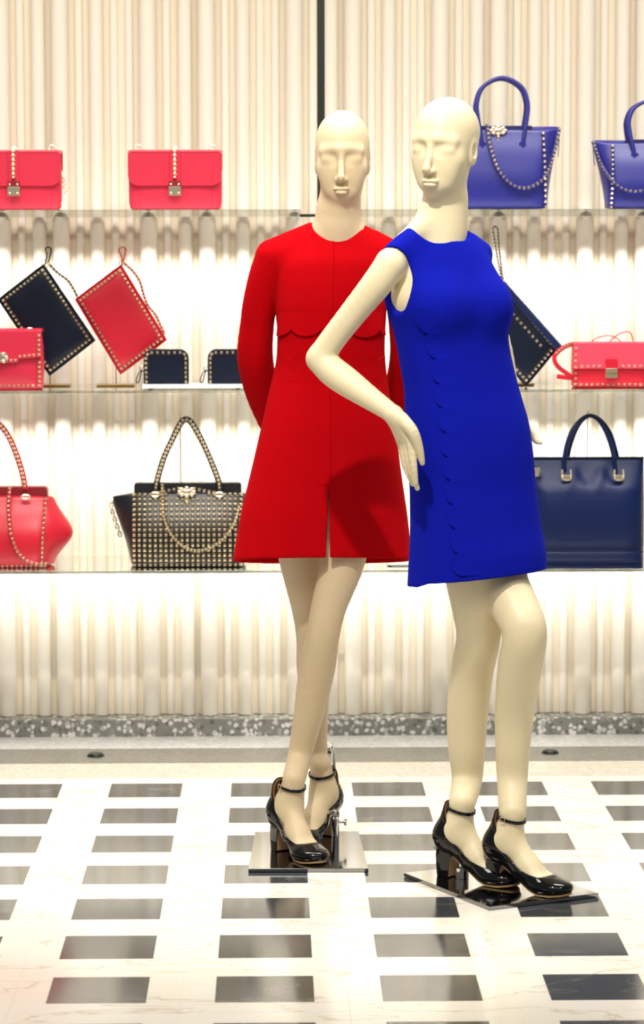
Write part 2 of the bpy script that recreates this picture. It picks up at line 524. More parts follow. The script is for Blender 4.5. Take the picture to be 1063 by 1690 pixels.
def nets(F, X, Y, Z):
    S = F < 0
    n = S.shape
    cnt = np.zeros((n[0]-1, n[1]-1, n[2]-1), np.uint8)
    for dx in (0, 1):
        for dy in (0, 1):
            for dz in (0, 1):
                cnt += S[dx:n[0]-1+dx, dy:n[1]-1+dy, dz:n[2]-1+dz]
    act = np.argwhere((cnt > 0) & (cnt < 8))
    idx = np.full(cnt.shape, -1, np.int32)
    idx[tuple(act.T)] = np.arange(len(act))
    acc = np.zeros((len(act), 3)); num = np.zeros(len(act))
    crn = [(i, j, k) for i in (0, 1) for j in (0, 1) for k in (0, 1)]
    val = {c: F[act[:, 0]+c[0], act[:, 1]+c[1], act[:, 2]+c[2]].astype(float) for c in crn}
    for c in crn:
        for ax in range(3):
            if c[ax] == 1: continue
            d = list(c); d[ax] = 1; d = tuple(d)
            a, b = val[c], val[d]
            m = (a < 0) != (b < 0)
            t = np.where(m, a/np.where(m, a-b, 1), 0)
            p = np.array(c, float)[None, :].repeat(len(act), 0); p[:, ax] += t
            acc += p*m[:, None]; num += m
    L = acc/num[:, None]
    V = np.empty_like(L)
    for ax, G in enumerate((X, Y, Z)):
        g = G[act[:, ax]]; s = G[act[:, ax]+1]-g
        V[:, ax] = g+L[:, ax]*s
    Q = []
    for ax in range(3):
        o1, o2 = [(1, 2), (2, 0), (0, 1)][ax]
        sl0 = [slice(None)]*3; sl1 = [slice(None)]*3
        sl0[ax] = slice(0, -1); sl1[ax] = slice(1, None)
        a = S[tuple(sl0)]; b = S[tuple(sl1)]
        e = np.argwhere(a != b)
        ok = (e[:, o1] > 0) & (e[:, o2] > 0) & (e[:, o1] < cnt.shape[o1]) & (e[:, o2] < cnt.shape[o2])
        e = e[ok]
        flip = ~a[tuple(e.T)]
        def gi(d1, d2):
            q = e.copy(); q[:, o1] += d1; q[:, o2] += d2
            return idx[tuple(q.T)]
        q = np.stack([gi(-1, -1), gi(0, -1), gi(0, 0), gi(-1, 0)], 1)
        q[flip] = q[flip][:, ::-1]
        Q.append(q)
    Q = np.concatenate(Q)
    Q = Q[(Q >= 0).all(1)]
    return V, Q

def tube_prim(rows, theta=0.0, n=2.3, grow=0.0, zlo=None, zhi=None, hem=None):
    """rows: (z, cx, cy, a, b) sorted; an upright tube of super-elliptic section turned by theta"""
    T = np.array(sorted(rows), float)
    zz = np.linspace(T[0, 0], T[-1, 0], 400)
    cols = []
    for i in range(1, 5):
        v = np.interp(zz, T[:, 0], T[:, i])
        kw = 35; ker = np.hanning(kw+2)[1:-1]; ker /= ker.sum()
        vp = np.concatenate([2*v[0]-v[kw:0:-1], v, 2*v[-1]-v[-2:-kw-2:-1]])
        cols.append(np.convolve(vp, ker, 'same')[kw:-kw])
    z0 = T[0, 0] if zlo is None else zlo; z1 = T[-1, 0] if zhi is None else zhi
    c, s = math.cos(theta), math.sin(theta)
    def f(x, y, z):
        cx, cy, a, b = [np.interp(z, zz, v) for v in cols]
        a = a+grow; b = b+grow
        u = (x-cx)*c+(y-cy)*s; v = -(x-cx)*s+(y-cy)*c
        q = ((np.abs(u)/a)**n+(np.abs(v)/b)**n)**(1/n)
        d = (q-1)*np.minimum(a, b)*1.05
        if hem is not None: d = np.maximum(d, hem(x, y, z)+0*d)
        return np.maximum(d, np.maximum(z-z1, z0-z)+0*d)
    m = max(cols[2].max(), cols[3].max())+max(grow, 0)
    lo = np.array([cols[0].min()-m, cols[1].min()-m, z0-.05]); hi = np.array([cols[0].max()+m, cols[1].max()+m, z1])
    f.axis = lambda z: np.array([np.interp(z, zz, cols[0]), np.interp(z, zz, cols[1]), z])
    return (f, lo, hi)

def march(solid, o, d, t0=.02, t1=.34, n=160):
    """outermost crossing of the solid along o + t d"""
    t = np.linspace(t1, t0, n)
    P = np.asarray(o, float)[None, :]+np.asarray(d, float)[None, :]*t[:, None]
    v = solid.eval(P[:, 0], P[:, 1], P[:, 2])
    i = np.argmax(v < 0)
    if i == 0: return None
    a, b = v[i-1], v[i]
    tt = t[i-1]+(t[i]-t[i-1])*a/(a-b)
    return np.asarray(o, float)+np.asarray(d, float)*tt

# ------------------------------------------------------------------ the setting
Y_SHELF = 7.72          # front edge of the glass shelves
Y_WALL = 8.154

def flat_box(name, x0, x1, y0, y1, z0, z1, m, parent=None, bev=.003):
    V, F = slab(rrect(x0, x1, z0, z1, bev, 2), y0, y1, bev)
    return link_mesh(name, V, F, m, parent, smooth=False)

floor = structure(flat_box('floor', -3.2, 3.6, 1.0, 8.6, -.06, -.0012, M['marble'], bev=.001))
PX, PY, TW, TD = .32729, .33023, .19328, .18975
def frame_mesh():
    a, b, c, d = PX/2-.0003, PY/2-.0003, TW/2+.0005, TD/2+.0005
    V = []
    for (x, y, z) in ((a, b, -.0012), (a, b, -.0006), (a-.0006, b-.0006, 0), (c+.0004, d+.0004, 0), (c, d, -.0006), (c, d, -.0012)):
        V += [(-x, -y, z), (x, -y, z), (x, y, z), (-x, y, z)]
    F = []
    for l in range(5):
        for j in range(4):
            k = (j+1) % 4
            F.append((l*4+j, l*4+k, l*4+4+k, l*4+4+j))
    return V, F
def tile_mesh():
    a, b = TW/2, TD/2
    V = []
    for (x, y, z) in ((a, b, -.0012), (a, b, -.0009), (a-.0005, b-.0005, -.0004)):
        V += [(-x, -y, z), (x, -y, z), (x, y, z), (-x, y, z)]
    F = [(8, 9, 10, 11)]
    for l in range(2):
        for j in range(4):
            k = (j+1) % 4
            F.append((l*4+j, l*4+k, l*4+4+k, l*4+4+j))
    return V, F
slab0 = tile0 = None
for j in range(0, 12):
    for i in range(-4, 9):
        x = -.44525+TW/2+i*PX; y = 7.35128-TD/2-j*PY
        if slab0 is None:
            slab0 = link_mesh('marble_slab', *frame_mesh(), M['marble'], floor, smooth=False, loc=(x, y, 0))
            tile0 = link_mesh('tile', *tile_mesh(), M['slate'], floor, smooth=False, loc=(x, y, 0))
        else:
            for s in (slab0, tile0):
                c = s.copy(); C.objects.link(c); c.parent = floor; c.location = (x, y, 0)

structure(flat_box('trim_1', -3.2, 3.6, 7.421, 7.641, -.03, 0, M['terrazzo_cream'], bev=.001))
structure(flat_box('trim_2', -3.2, 3.6, 7.642, 7.872, -.03, 0, M['terrazzo_grey'], bev=.001))
structure(flat_box('trim_3', -3.2, 3.6, 7.873, 8.066, -.03, 0, M['terrazzo_light'], bev=.001))
structure(flat_box('baseboard_back', -3.2, 3.6, 8.066, 8.5, -.03, .052, M['terrazzo_dark'], bev=.004))
wall = structure(flat_box('wall_back', -3.2, 3.6, Y_WALL, 8.3, .052, 3.3, M['backing']))
structure(flat_box('ceiling', -3.2, 3.6, 6.9, 8.5, 3.3, 3.4, M['white_slab']))

PER = .4325
x_ref = A(488, 1180, 8.12)[0]
PAT = [(0, 'B'), (31, 's'), (61, 'M'), (97, 'B'), (128, 's'), (157, 'M'), (186, 's'), (211, 's')]
RAD = {'B': .0258, 'M': .0210, 's': .0130}
YC = {'B': 8.136, 'M': 8.142, 's': 8.153}
proto = {}
for k, r in RAD.items():
    rings = []
    for z, rr in ((.053, r-.0015), (.0545, r), (3.298, r)):
        rings.append([(rr*math.cos(2*math.pi*j/28), rr*math.sin(2*math.pi*j/28), z) for j in range(28)])
    proto[k] = loft(rings)
meshes = {}
for p in range(-5, 6):
    for off, k in PAT:
        x = x_ref+p*PER+off/242.0*PER
        if not -2.2 < x < 2.6: continue
        if k not in meshes:
            o = link_mesh('tube', *proto[k], M['tube'], wall, sharp=40, loc=(x, YC[k], 0)); meshes[k] = o
        else:
            o = meshes[k].copy(); C.objects.link(o); o.parent = wall; o.location = (x, YC[k], 0)

# black upright with its shelf brackets
xp = A(530.5, 600, 7.80)[0]
Z1 = A(531, 345.5, Y_SHELF)[2]; Z2 = A(531, 643.5, Y_SHELF)[2]; Z3 = A(531, 940.5, Y_SHELF)[2]   # shelf tops
post = thing('shelf_post', 'tall black square upright post rising behind the red mannequin', 'post', (xp, 7.80, 0))
link_mesh('post_bar', *box((0, 0, 1.65), (.0215, .0215, 3.296), .002), M['black_metal'], post, smooth=False)
link_mesh('foot_plate', *box((.004, 0, .004), (.05, .05, .007), .001), M['black_metal'], post, smooth=False)
for z in (Z1, Z2, Z3):
    link_mesh('bracket', *box((-.005, -.008, z-.0165), (.112, .018, .0085), .001), M['black_metal'], post, smooth=False)

xl = A(497, 600, Y_SHELF)[0]; xr = A(560, 600, Y_SHELF)[0]
names = {1: 'upper', 2: 'middle', 3: 'lower'}
for n, z in ((1, Z1), (2, Z2), (3, Z3)):
    th = .021 if n == 1 else .009
    for side, x0, x1 in (('left', -1.6, xl), ('right', xr, 2.0)):
        what = {('left', 1): 'topmost clear grey glass shelf left of the post, carrying two red flap bags',
                ('left', 2): 'middle glass shelf on the left, carrying studded clutches and zip wallets',
                ('left', 3): 'lowest glass shelf on the left, carrying the red tote and gold studded black tote',
                ('right', 1): 'topmost clear grey glass shelf on the right, carrying two violet blue totes',
                ('right', 2): 'middle glass shelf on the right, carrying the navy clutch and pink studded bag',
                ('right', 3): 'lowest glass shelf on the right, carrying the large plain navy tote'}[(side, n)]
        cx = (x0+x1)/2
        s_ = tag(link_mesh('glass_shelf', *box((0, (8.11-Y_SHELF)/2, -th/2), (x1-x0, 8.11-Y_SHELF, th), .0012), M['glass'], None, smooth=False, loc=(cx, Y_SHELF, z)), what, 'shelf')
        if n == 3:      # unseen channel added so its lip cuts the beam above the wall foot
            yl = 7.975-Y_SHELF
            link_mesh('beam_cutoff_channel', *join(box((0, yl-.001, -.0360), (x1-x0-.01, .017, .002), .0004), box((0, yl-.0105, -.0230), (x1-x0-.01, .002, .028), .0004)), M['led'], s_, smooth=False)

YL = 7.975               # light strips run under the shelves, close to the fluted wall
for n, z in ((1, Z1), (2, Z2)):
    area('shelf_led_light', (.2, YL, z-.026), (.2, YL+.20, z-.026-.30), 3.4, .006, 10, (1, .98, .93), 56)
area('shelf_led_light', (.2, YL, Z3-.016), (.2, YL+.20, Z3-.016-.16), 3.4, .0015, 9.5, (1, .98, .93), 150)

# little round floor covers in the grey terrazzo band
for px, lab in ((158, 'small dark round floor cap in grey terrazzo, on the left below the studded tote'), (908, 'small dark round floor cap in grey terrazzo, right of the blue mannequin legs')):
    p = on_floor(px, 1248 if px < 500 else 1243)
    t = thing('floor_cap', lab, 'floor cap', (p[0], p[1], 0), 0)
    link_mesh('rim', *cyl((0, 0, 0), (0, 0, .004), .025, 24, .001), M['black_metal'], t, sharp=40)
    link_mesh('cap', *cyl((0, 0, .0035), (0, 0, .009), .021, 24, .002), M['black_metal'], t, sharp=40)

# ------------------------------------------------------------------ mannequins
def head(S, c, fw, up, s=1.0, neck=None, wide=1.0):
    """stylised bald mannequin head centred at c, looking along fw"""
    f = nrm(fw); u = np.asarray(up, float); u = nrm(u-f*np.dot(u, f)); r = np.cross(f, u)
    R = np.array([r, f, u])
    P = lambda x, y, z: c+(r*x*wide+f*y+u*z)*s
    E = lambda p, rad, k, op='u', rot=None: S.ell(P(*p), (rad[0]*s*wide, rad[1]*s, rad[2]*s), R if rot is None else rot, k, op)
    E((0, -.014, .030), (.064, .090, .0785), .01)
    E((0, .018, -.032), (.053, .060, .074), .03)
    S.cone(P(0, .044, -.090), P(0, .030, -.080), .0165*s, .026*s, .03)            # chin
    S.cone(P(-.034, .035, -.028), P(-.020, .040, -.075), .022*s, .018*s, .02)     # cheeks and jaw
    S.cone(P(.034, .035, -.028), P(.020, .040, -.075), .022*s, .018*s, .02)
    S.cone(P(-.040, .052, .014), P(-.012, .069, .016), .009*s, .009*s, .016)     # brows
    S.cone(P(.040, .052, .014), P(.012, .069, .016), .009*s, .009*s, .016)
    for q in (-1, 1):
        E((q*.028, .089, -.003), (.023, .020, .0130), .016, 's')                  # sockets
        E((q*.027, .0560, -.006), (.0165, .0125, .0090), .012)                     # closed lids
        E((q*.0590, -.014, -.012), (.0075, .017, .028), .010)                      # ears
        E((q*.0640, -.010, -.008), (.004, .009, .015), .004, 's')
    S.cone(P(0, .073, .004), P(0, .091, -.046), .0062*s, .0082*s, .009)           # nose
    S.cone(P(0, .091, -.046), P(0, .087, -.053), .0082*s, .0072*s, .005)
    for q in (-1, 1): E((q*.0085, .081, -.052), (.0065, .009, .0058), .005)
    E((0, .0735, -.0735), (.0185, .0095, .0048), .005)                            # lips
    E((-.006, .0745, -.072), (.008, .008, .0042), .003)
    E((.006, .0745, -.072), (.008, .008, .0042), .003)
    E((0, .0725, -.0820), (.0150, .0098, .0050), .003)
    E((0, .0838, -.0776), (.015, .003, .0009), .003, 's')
    if neck is not None:
        S.cone(P(0, -.020, -.030), neck, .044*s, .046, .03)
    return P

def foot_frame(px, py, d, z=.010):
    """heel centre on the plate, forward direction on the floor"""
    p = on_floor(px, py, z)
    f = nrm([d[0], d[1], 0]); r = np.cross(f, [0, 0, 1])
    o = p-f*.030
    return lambda x, y, zz: o+r*x+f*y+np.array([0, 0, 1])*zz, f, r, o

def foot(S, P, R, lean=0.0):
    S.ell(P(0, .037, .094), (.024, .027, .030), R, .02)
    S.cone(P(lean*.9, .075, .155), P(lean*.4, .062, .105), .0295, .030, .02)
    S.cone(P(lean*.45, .066, .110), P(0, .125, .058), .0300, .0245, .03)
    S.cone(P(-.006, .115, .054), P(-.016, .165, .026), .020, .018, .02)
    S.cone(P(.006, .115, .054), P(.016, .165, .026), .020, .018, .02)
    S.ell(P(0, .180, .022), (.034, .040, .016), R, .015)
    return P(lean, .0775, .175)

# one patent shoe, built once in its own frame (x across, y forward, z up from the plate)
LAST = lambda g: [('ell', (0, .036, .092), (.0275+g, .0300+g, .034+g)), ('cone', (0, .042, .100), (0, .0735, .182), .0290+g, .0300+g),
                  ('cone', (0, .050, .090), (0, .120, .050), .0290+g, .0265+g), ('cone', (-.008, .115, .046), (-.013, .170, .0205), .0200+g, .0160+g),
                  ('cone', (.008, .115, .046), (.013, .170, .0205), .0200+g, .0160+g), ('ell', (0, .183, .0195), (.0385+g, .0500+g, .0175+g))]
def last_solid(g):
    S = Solid()
    for q in LAST(g):
        if q[0] == 'ell': S.ell(q[1], q[2], None, .02)
        else: S.cone(q[1], q[2], q[3], q[4], .02)
    return S
TOP_Y = [-.02, .010, .022, .036, .043, .052, .065, .085, .105, .125, .145, .165, .25]
TOP_Z = [.140, .140, .168, .180, .170, .144, .112, .079, .062, .051, .045, .042, .047]
def topline(off):
    def f(x, y, z):
        return z-(np.interp(y, TOP_Y, TOP_Z)+off)+0*x
    return (f, np.array([-1, -1, -1.]), np.array([1, 1, 1.]))
def sole_cut():
    SY = [-.05, .03, .06, .10, .14, .17, .25]; SZ = [.062, .060, .052, .030, .010, .0045, .0075]
    def f(x, y, z): return np.interp(y, SY, SZ)-z+0*x
    return (f, np.array([-1, -1, -1.]), np.array([1, 1, 1.]))
shoe_meshes = {}
def build_shoe():
    up = last_solid(.0035); up.ops.append(('i', .003, topline(0)))
    up.ops.append(('i', .004, sole_cut()))
    for q in LAST(-.0005)[:5]:
        S = Solid()
        if q[0] == 'ell': up.ell(q[1], q[2], None, .0, 's')
        else: up.cone(q[1], q[2], q[3], q[4], .0, 's')
    shoe_meshes['upper'] = up.mesh(.0019)
    li = last_solid(-.0004); li.ops.append(('i', 0, topline(.0005))); li.ops.append(('i', .002, sole_cut()))
    for q in LAST(-.0036)[:5]:
        if q[0] == 'ell': li.ell(q[1], q[2], None, .0, 's')
        else: li.cone(q[1], q[2], q[3], q[4], .0, 's')
    shoe_meshes['lining'] = li.mesh(.0018)
    # sole: outline of the last swept along the bottom
    SY = [.004, .03, .06, .10, .14, .17, .20, .222, .233]; SZ = [.062, .060, .052, .030, .010, .0030, .0035, .0060, .0085]
    W = [.009, .0160, .0165, .0180, .029, .0375, .0360, .023, .010]
    rings = []
    for y, z, w in zip(SY, SZ, W):
        rings.append([(-w, y, z-.002), (-w*.6, y, z-.003), (w*.6, y, z-.003), (w, y, z-.002), (w, y, z+.002), (-w, y, z+.002)])
    shoe_meshes['sole'] = loft(rings)
    # block heel with a flat tan front face
    rings = []
    for z, yb, yf, w in ((0, .012, .052, .0215), (.003, .011, .053, .0220), (.025, .009, .055, .0222), (.05, .008, .060, .0226), (.066, .011, .064, .0226)):
        ring = []
        for k in range(13):
            a = math.pi*k/12
            ring.append((w*math.cos(a), yb+.020-.020*math.sin(a), z))
        ring += [(-w, yf, z), (-w*.3, yf-.002, z), (w*.3, yf-.002, z), (w, yf, z)]
        rings.append(ring)
    shoe_meshes['heel'] = loft(rings)
    V, F = [], []
    shoe_meshes['heel_face'] = loft([[(-.0190, .0538, .003), (.0190, .0538, .003), (.0190, .051, .003), (-.0190, .051, .003)],
                                     [(-.0195, .0558, .025), (.0195, .0558, .025), (.0195, .053, .025), (-.0195, .053, .025)],
                                     [(-.0198, .0608, .050), (.0198, .0608, .050), (.0198, .058, .050), (-.0198, .058, .050)]])
    c = np.array([0, .0755, .157])
    ring = []
    for k in range(32):
        a = 2*math.pi*k/32
        ring.append(c+np.array([.0322*math.cos(a), .0335*math.sin(a)-.001, .008*(-math.sin(a))+.004]))
    shoe_meshes['strap'] = sweep(ring, rect(.0075, .0022), (0, 0, 1), True)
    b = []
    p = np.array([.0335, .074, .1605])
    pts = [p+np.array([.001, y, z]) for y, z in ((-.006, -.0055), (.006, -.0055), (.006, .0055), (-.006, .0055))]
    shoe_meshes['buckle'] = sweep(pts, circ(.0011, 6), (1, 0, 0), True)
build_shoe()
shoe_protos = {}
def put_shoe(root, o, f, r, buckle, lean=0.0):
    R = Matrix(((r[0], f[0], 0), (r[1], f[1], 0), (0, 0, 1)))
    def mk(name, m, parent, big=False):
        if name in shoe_protos:
            ob = shoe_protos[name].copy(); C.objects.link(ob); ob.parent = parent; return ob
        d = shoe_meshes[name]
        ob = big_mesh(name, d[0], d[1], M[m], parent) if big else link_mesh(name, d[0], d[1], M[m], parent, sharp=45)
        shoe_protos[name] = ob
        return ob
    if 'upper' in shoe_protos:
        sh = shoe_protos['upper'].copy(); C.objects.link(sh)
    else:
        sh = big_mesh('shoe', *shoe_meshes['upper'], M['patent']); shoe_protos['upper'] = sh
    sh.parent = root
    sh.location = Vector(o)-root.location
    sh.rotation_euler = R.to_euler()
    mk('lining', 'tan_leather', sh, True); mk('sole', 'tan_sole', sh); mk('heel', 'patent', sh); mk('heel_face', 'tan_sole', sh); mk('strap', 'patent', sh).location = (lean*.85, 0, 0)
    if buckle: mk('buckle', 'gold', sh).location = (lean*.85, 0, 0)
    return sh

def rows_px(rows, Y, tilt=0.0, ratio=.74, cosf=.95):
    """(py, xc, half width in px, [ratio], [dY]) -> tube rows in metres"""
    out = []
    for r in rows:
        py, xc, hw = r[:3]
        ra = r[3] if len(r) > 3 else ratio
        yy = Y+(r[4] if len(r) > 4 else 0)
        p = A(xc, py, yy)
        a = hw*yy/F_PX/cosf
        out.append((p[2], p[0], p[1], a, a*ra))
    return out

def mm(px, Y): return px*Y/F_PX

def shift(o, root):
    """mesh built in world space -> local to its thing"""
    if o.parent is root:
        l = root.location
        o.data.transform(Matrix.Translation(-l))
    return o

def plate(root, corners):
    c = [np.array([p[0], p[1], 0]) for p in corners]
    ctr = sum(c)/4
    rings = []
    for z, k in ((.0008, .997), (.0018, 1), (.0085, 1), (.0095, .996)):
        rings.append([tuple(ctr+(p-ctr)*k+np.array([0, 0, z])-np.array(root.location)) for p in c])
    return link_mesh('base_plate', *loft(rings), M['steel'], root, smooth=False)

# ============================================================ red mannequin
YR = 6.47
red = thing('mannequin', 'bald cream mannequin in a red long sleeved coat, hands behind its back', 'mannequin', (A(550, 1400, 6.47)[0], 6.47, 0))
B = Solid()
hc = A(565.0, 258.5, YR)
head(B, hc, (-.06, -1, -.05), (.0, -.02, 1), 1.0, A(558, 372, 6.49), 1.0)
B.cone(A(557, 350, 6.485), A(556, 400, 6.50), .046, .058, .03)
B.cone(A(510, 402, 6.50), A(600, 402, 6.50), .034, .034, .035)
crows = [(372, 553, 40, .8, .02), (400, 552, 84, .60, .01), (430, 549, 95, .66), (470, 547, 94, .74), (510, 546, 92, .78), (545, 547, 89, .74), (570, 546, 88.5, .72), (595, 546, 89.5, .70), (635, 543.5, 97, .70),
         (704, 542, 111, .70), (789, 537.5, 126.5, .68), (843, 534.8, 137.5, .66), (909, 532.8, 147, .64), (940, 532, 152, .63)]
CR = rows_px(crows, 6.50, cosf=1.0)
B.add(tube_prim(CR, 0, 2.2, -.016, zlo=A(540, 700, 6.5)[2], zhi=A(540, 420, 6.5)[2]), .02)
def leg(S, pts, rad, ank, ar):
    P = [A(*p) for p in pts]+[ank]
    S.chain(P, [mm(r, p[2]) for r, p in zip(rad, pts)]+[ar], .02, 5)
# front leg: crosses to the viewer's left
PA, fa, ra, oa = foot_frame(461, 1401, (.48, -.88))
RA = np.array([ra, fa, [0, 0, 1]])
ankA = foot(B, PA, RA, -.014)
leg(B, [(572, 820, 6.47), (566, 921, 6.44), (543, 1000, 6.42), (533, 1048, 6.42), (523, 1105, 6.46), (509, 1180, 6.50), (495, 1245, 6.525)],
    [50, 37.5, 29, 27, 29.5, 24.5, 19.5], ankA, .0275)
PB, fb, rb, ob = foot_frame(545, 1377, (-.46, -.89))
RB = np.array([rb, fb, [0, 0, 1]])
ankB = foot(B, PB, RB)
leg(B, [(490, 820, 6.52), (497, 921, 6.53), (511, 1000, 6.54), (516, 1048, 6.55), (518, 1105, 6.60), (520, 1180, 6.63), (523, 1245, 6.645)],
    [50, 36.5, 30, 27, 28, 21.5, 17.5], ankB, .0265)
# arms (inside the sleeves) and hands clasped behind the back
for q in (-1, 1):
    X = lambda px: 547+q*(px-547)*-1 if q > 0 else px
    B.chain([A(X(446), 425, 6.50), A(X(428), 505, 6.53), A(X(421), 590, 6.57), A(X(452), 690, 6.69), A(X(490), 745, 6.74)], [.032, .030, .030, .026, .020], .01, 3)
    B.cone(A(X(490), 745, 6.74), A(X(505), 765, 6.745), .022, .022, .01)
    for k, (dx, dy) in enumerate(((0, 22), (5, 25), (10, 24), (15, 19))):
        B.chain([A(X(502+dx*.8), 768-dx*.3, 6.742+.004*k), A(X(506+dx), 768+dy*.7, 6.748), A(X(508+dx), 775+dy, 6.752)], [.0085, .0078, .0062], .004, 2)
    B.chain([A(X(493), 752, 6.735), A(X(484), 775, 6.73), A(X(488), 792, 6.735)], [.011, .009, .0065], .006, 2)
ppm = None
zf = A(565, 345, YR)[2]
V, Q = B.mesh(.0046, fine=[((hc[0]-.085, hc[1]-.11, zf-.01), (hc[0]+.085, hc[1]+.08, hc[2]+.12))], finestep=.0024)
shift(big_mesh('body', V, Q, M['skin_warm'], red), red)

# coat
K = Solid()
hemz = A(545, 920, 6.37)[2]
def hem_red(x, y, z): return (hemz-.006+.17*(6.40-y))-z
K.add(tube_prim(CR, 0, 2.25, 0, hem=hem_red, zhi=A(540, 392, 6.5)[2]), .01)
K.cone(A(518, 398, 6.50), A(449, 421, 6.50), .045, .038, .03)
K.cone(A(587, 399, 6.50), A(646, 423, 6.50), .045, .038, .03)
for q in (-1, 1):
    X = lambda px: 547+q*(px-547)*-1 if q > 0 else px
    P = spline([A(X(448), 426, 6.50), A(X(433), 475, 6.515), A(X(425), 530, 6.54), A(X(421), 590, 6.57), A(X(433), 645, 6.63), A(X(455), 700, 6.70), A(X(466), 722, 6.715)], 4)
    rr = np.interp(np.linspace(0, 1, len(P)), [0, .17, .33, .5, .67, .85, 1], [.0385, .0375, .0400, .0430, .0420, .0385, .037])
    for i in range(len(P)-1):
        K.cone(P[i], P[i+1], rr[i], rr[i+1], .006 if i < 8 else .002)
K.add(tube_prim([(r[0], r[1], r[2], r[3], r[4]) for r in CR], 0, 2.25, -.0085, zlo=A(540, 960, 6.5)[2]-.1, zhi=A(540, 705, 6.5)[2]), .0, 's')
K.cone(A(557, 330, 6.475), A(555, 371, 6.485), .050, .0560, .006, 's')
# front slit opening towards the hem
sl = [A(543.5, 800, 6.35), A(541.6, 940, 6.33)]
def slit(x, y, z):
    w = np.interp(z, [sl[1][2], sl[0][2]], [.0052, 0.0]); xc = np.interp(z, [sl[1][2], sl[0][2]], [sl[1][0], sl[0][0]])
    return np.maximum(np.abs(x-xc)-w, y-6.47)
K.add((slit, np.array([sl[1][0]-.02, 6.2, sl[1][2]-.02]), np.array([sl[0][0]+.02, 6.5, sl[0][2]])), .0, 's')
V, Q = K.mesh(.0036)
coat = shift(big_mesh('coat', V, Q, M['red_wool'], red), red)

def front_hits(S, pts, Y0, Y1):
    """first point of S met along the sight of each (px, py), all at once"""
    n = 260
    D = np.array([ray(px, py) for px, py in pts])
    D = D/D[:, 1:2]
    T = np.linspace(Y0, Y1, n)
    P = D[:, None, :]*T[None, :, None]+np.array([0, 0, H])
    v = S.eval(P[..., 0], P[..., 1], P[..., 2])
    hit = np.argmax(v < 0, 1)
    hit[hit == 0] = n//2
    i = np.arange(len(pts))
    a, b = v[i, hit-1], v[i, hit]
    t = T[hit-1]+(T[1]-T[0])*np.clip(a/np.where(a-b == 0, 1, a-b), 0, 1)
    X = D*t[:, None]+np.array([0, 0, H])
    N = np.zeros_like(X)
    for ax in range(3):
        e = np.zeros(3); e[ax] = .0025
        N[:, ax] = S.eval(*(X+e).T)-S.eval(*(X-e).T)
    N /= np.linalg.norm(N, axis=1, keepdims=True)+1e-9
    return X, N

def cloth_panel(name, S, grid, offs, m, root, Y0, Y1, thick=.0045):
    """grid[i][j] pixel aims; offs[i] lift above the cloth; last row is the free edge"""
    nr, nc = len(grid), len(grid[0])
    X, N = front_hits(S, [p for row in grid for p in row], Y0, Y1)
    X = X.reshape(nr, nc, 3); N = N.reshape(nr, nc, 3)
    V = []; F = []
    for i in range(nr):
        for j in range(nc): V.append(X[i, j]+N[i, j]*offs[i])
    for i in range(nr-1):
        for j in range(nc-1): F.append((i*nc+j, i*nc+j+1, (i+1)*nc+j+1, (i+1)*nc+j))
    base = len(V)
    for j in range(nc): V.append(X[nr-1, j]+N[nr-1, j]*(offs[-1]-thick))
    for j in range(nc-1): F.append(((nr-1)*nc+j, (nr-1)*nc+j+1, base+j+1, base+j))
    o = link_mesh(name, V, F, m, root, sharp=50)
    # make the faces look outwards
    bm = bmesh.new(); bm.from_mesh(o.data); bmesh.ops.recalc_face_normals(bm, faces=bm.faces)
    f = bm.faces[0] if False else next(iter(bm.faces))
    f.normal_update()
    if f.normal.y > 0: bmesh.ops.reverse_faces(bm, faces=bm.faces)
    bm.to_mesh(o.data); bm.free()
    return shift(o, root)

def scallop(t):
    t = t % 1.0
    return math.sqrt(max(0, 1-(2*t-1)**2))

# waist flaps: rounded scallops hanging over the waistband, and rising from the skirt
xs = np.linspace(460, 633, 92)
low = [540+14*scallop((x-482.6)/47.0)+(2 if x > 560 else 0) for x in xs]
offs = [.0004, .0026, .0055, .0062]
cloth_panel('scallop_flap', K, [[(x, 515) for x in xs], [(x, 528) for x in xs], [(x, l-4) for x, l in zip(xs, low)], [(x, l) for x, l in zip(xs, low)]], offs, M['red_wool'], red, 6.25, 6.6)
top = [597-11*scallop((x-482.6)/47.0) for x in xs]
cloth_panel('scallop_flap', K, [[(x, 630) for x in xs], [(x, 612) for x in xs], [(x, l+3) for x, l in zip(xs, top)], [(x, l) for x, l in zip(xs, top)]], [.0003, .0018, .0042, .0050], M['red_wool'], red, 6.25, 6.6)
ys = np.linspace(399, 536, 50)
cloth_panel('button_placket', K, [[(534, y) for y in ys], [(541, y) for y in ys], [(549.2-(y-391)*.012, y) for y in ys], [(550.4-(y-391)*.012, y) for y in ys]], [.0003, .0016, .0028, .0030], M['red_wool'], red, 6.25, 6.6, .004)
ys = np.linspace(592, 800, 60)
cloth_panel('button_placket', K, [[(526, y) for y in ys], [(536, y) for y in ys], [(543.0, y) for y in ys], [(544.2, y) for y in ys]], [.0003, .0016, .0028, .0030], M['red_wool'], red, 6.2, 6.6, .004)

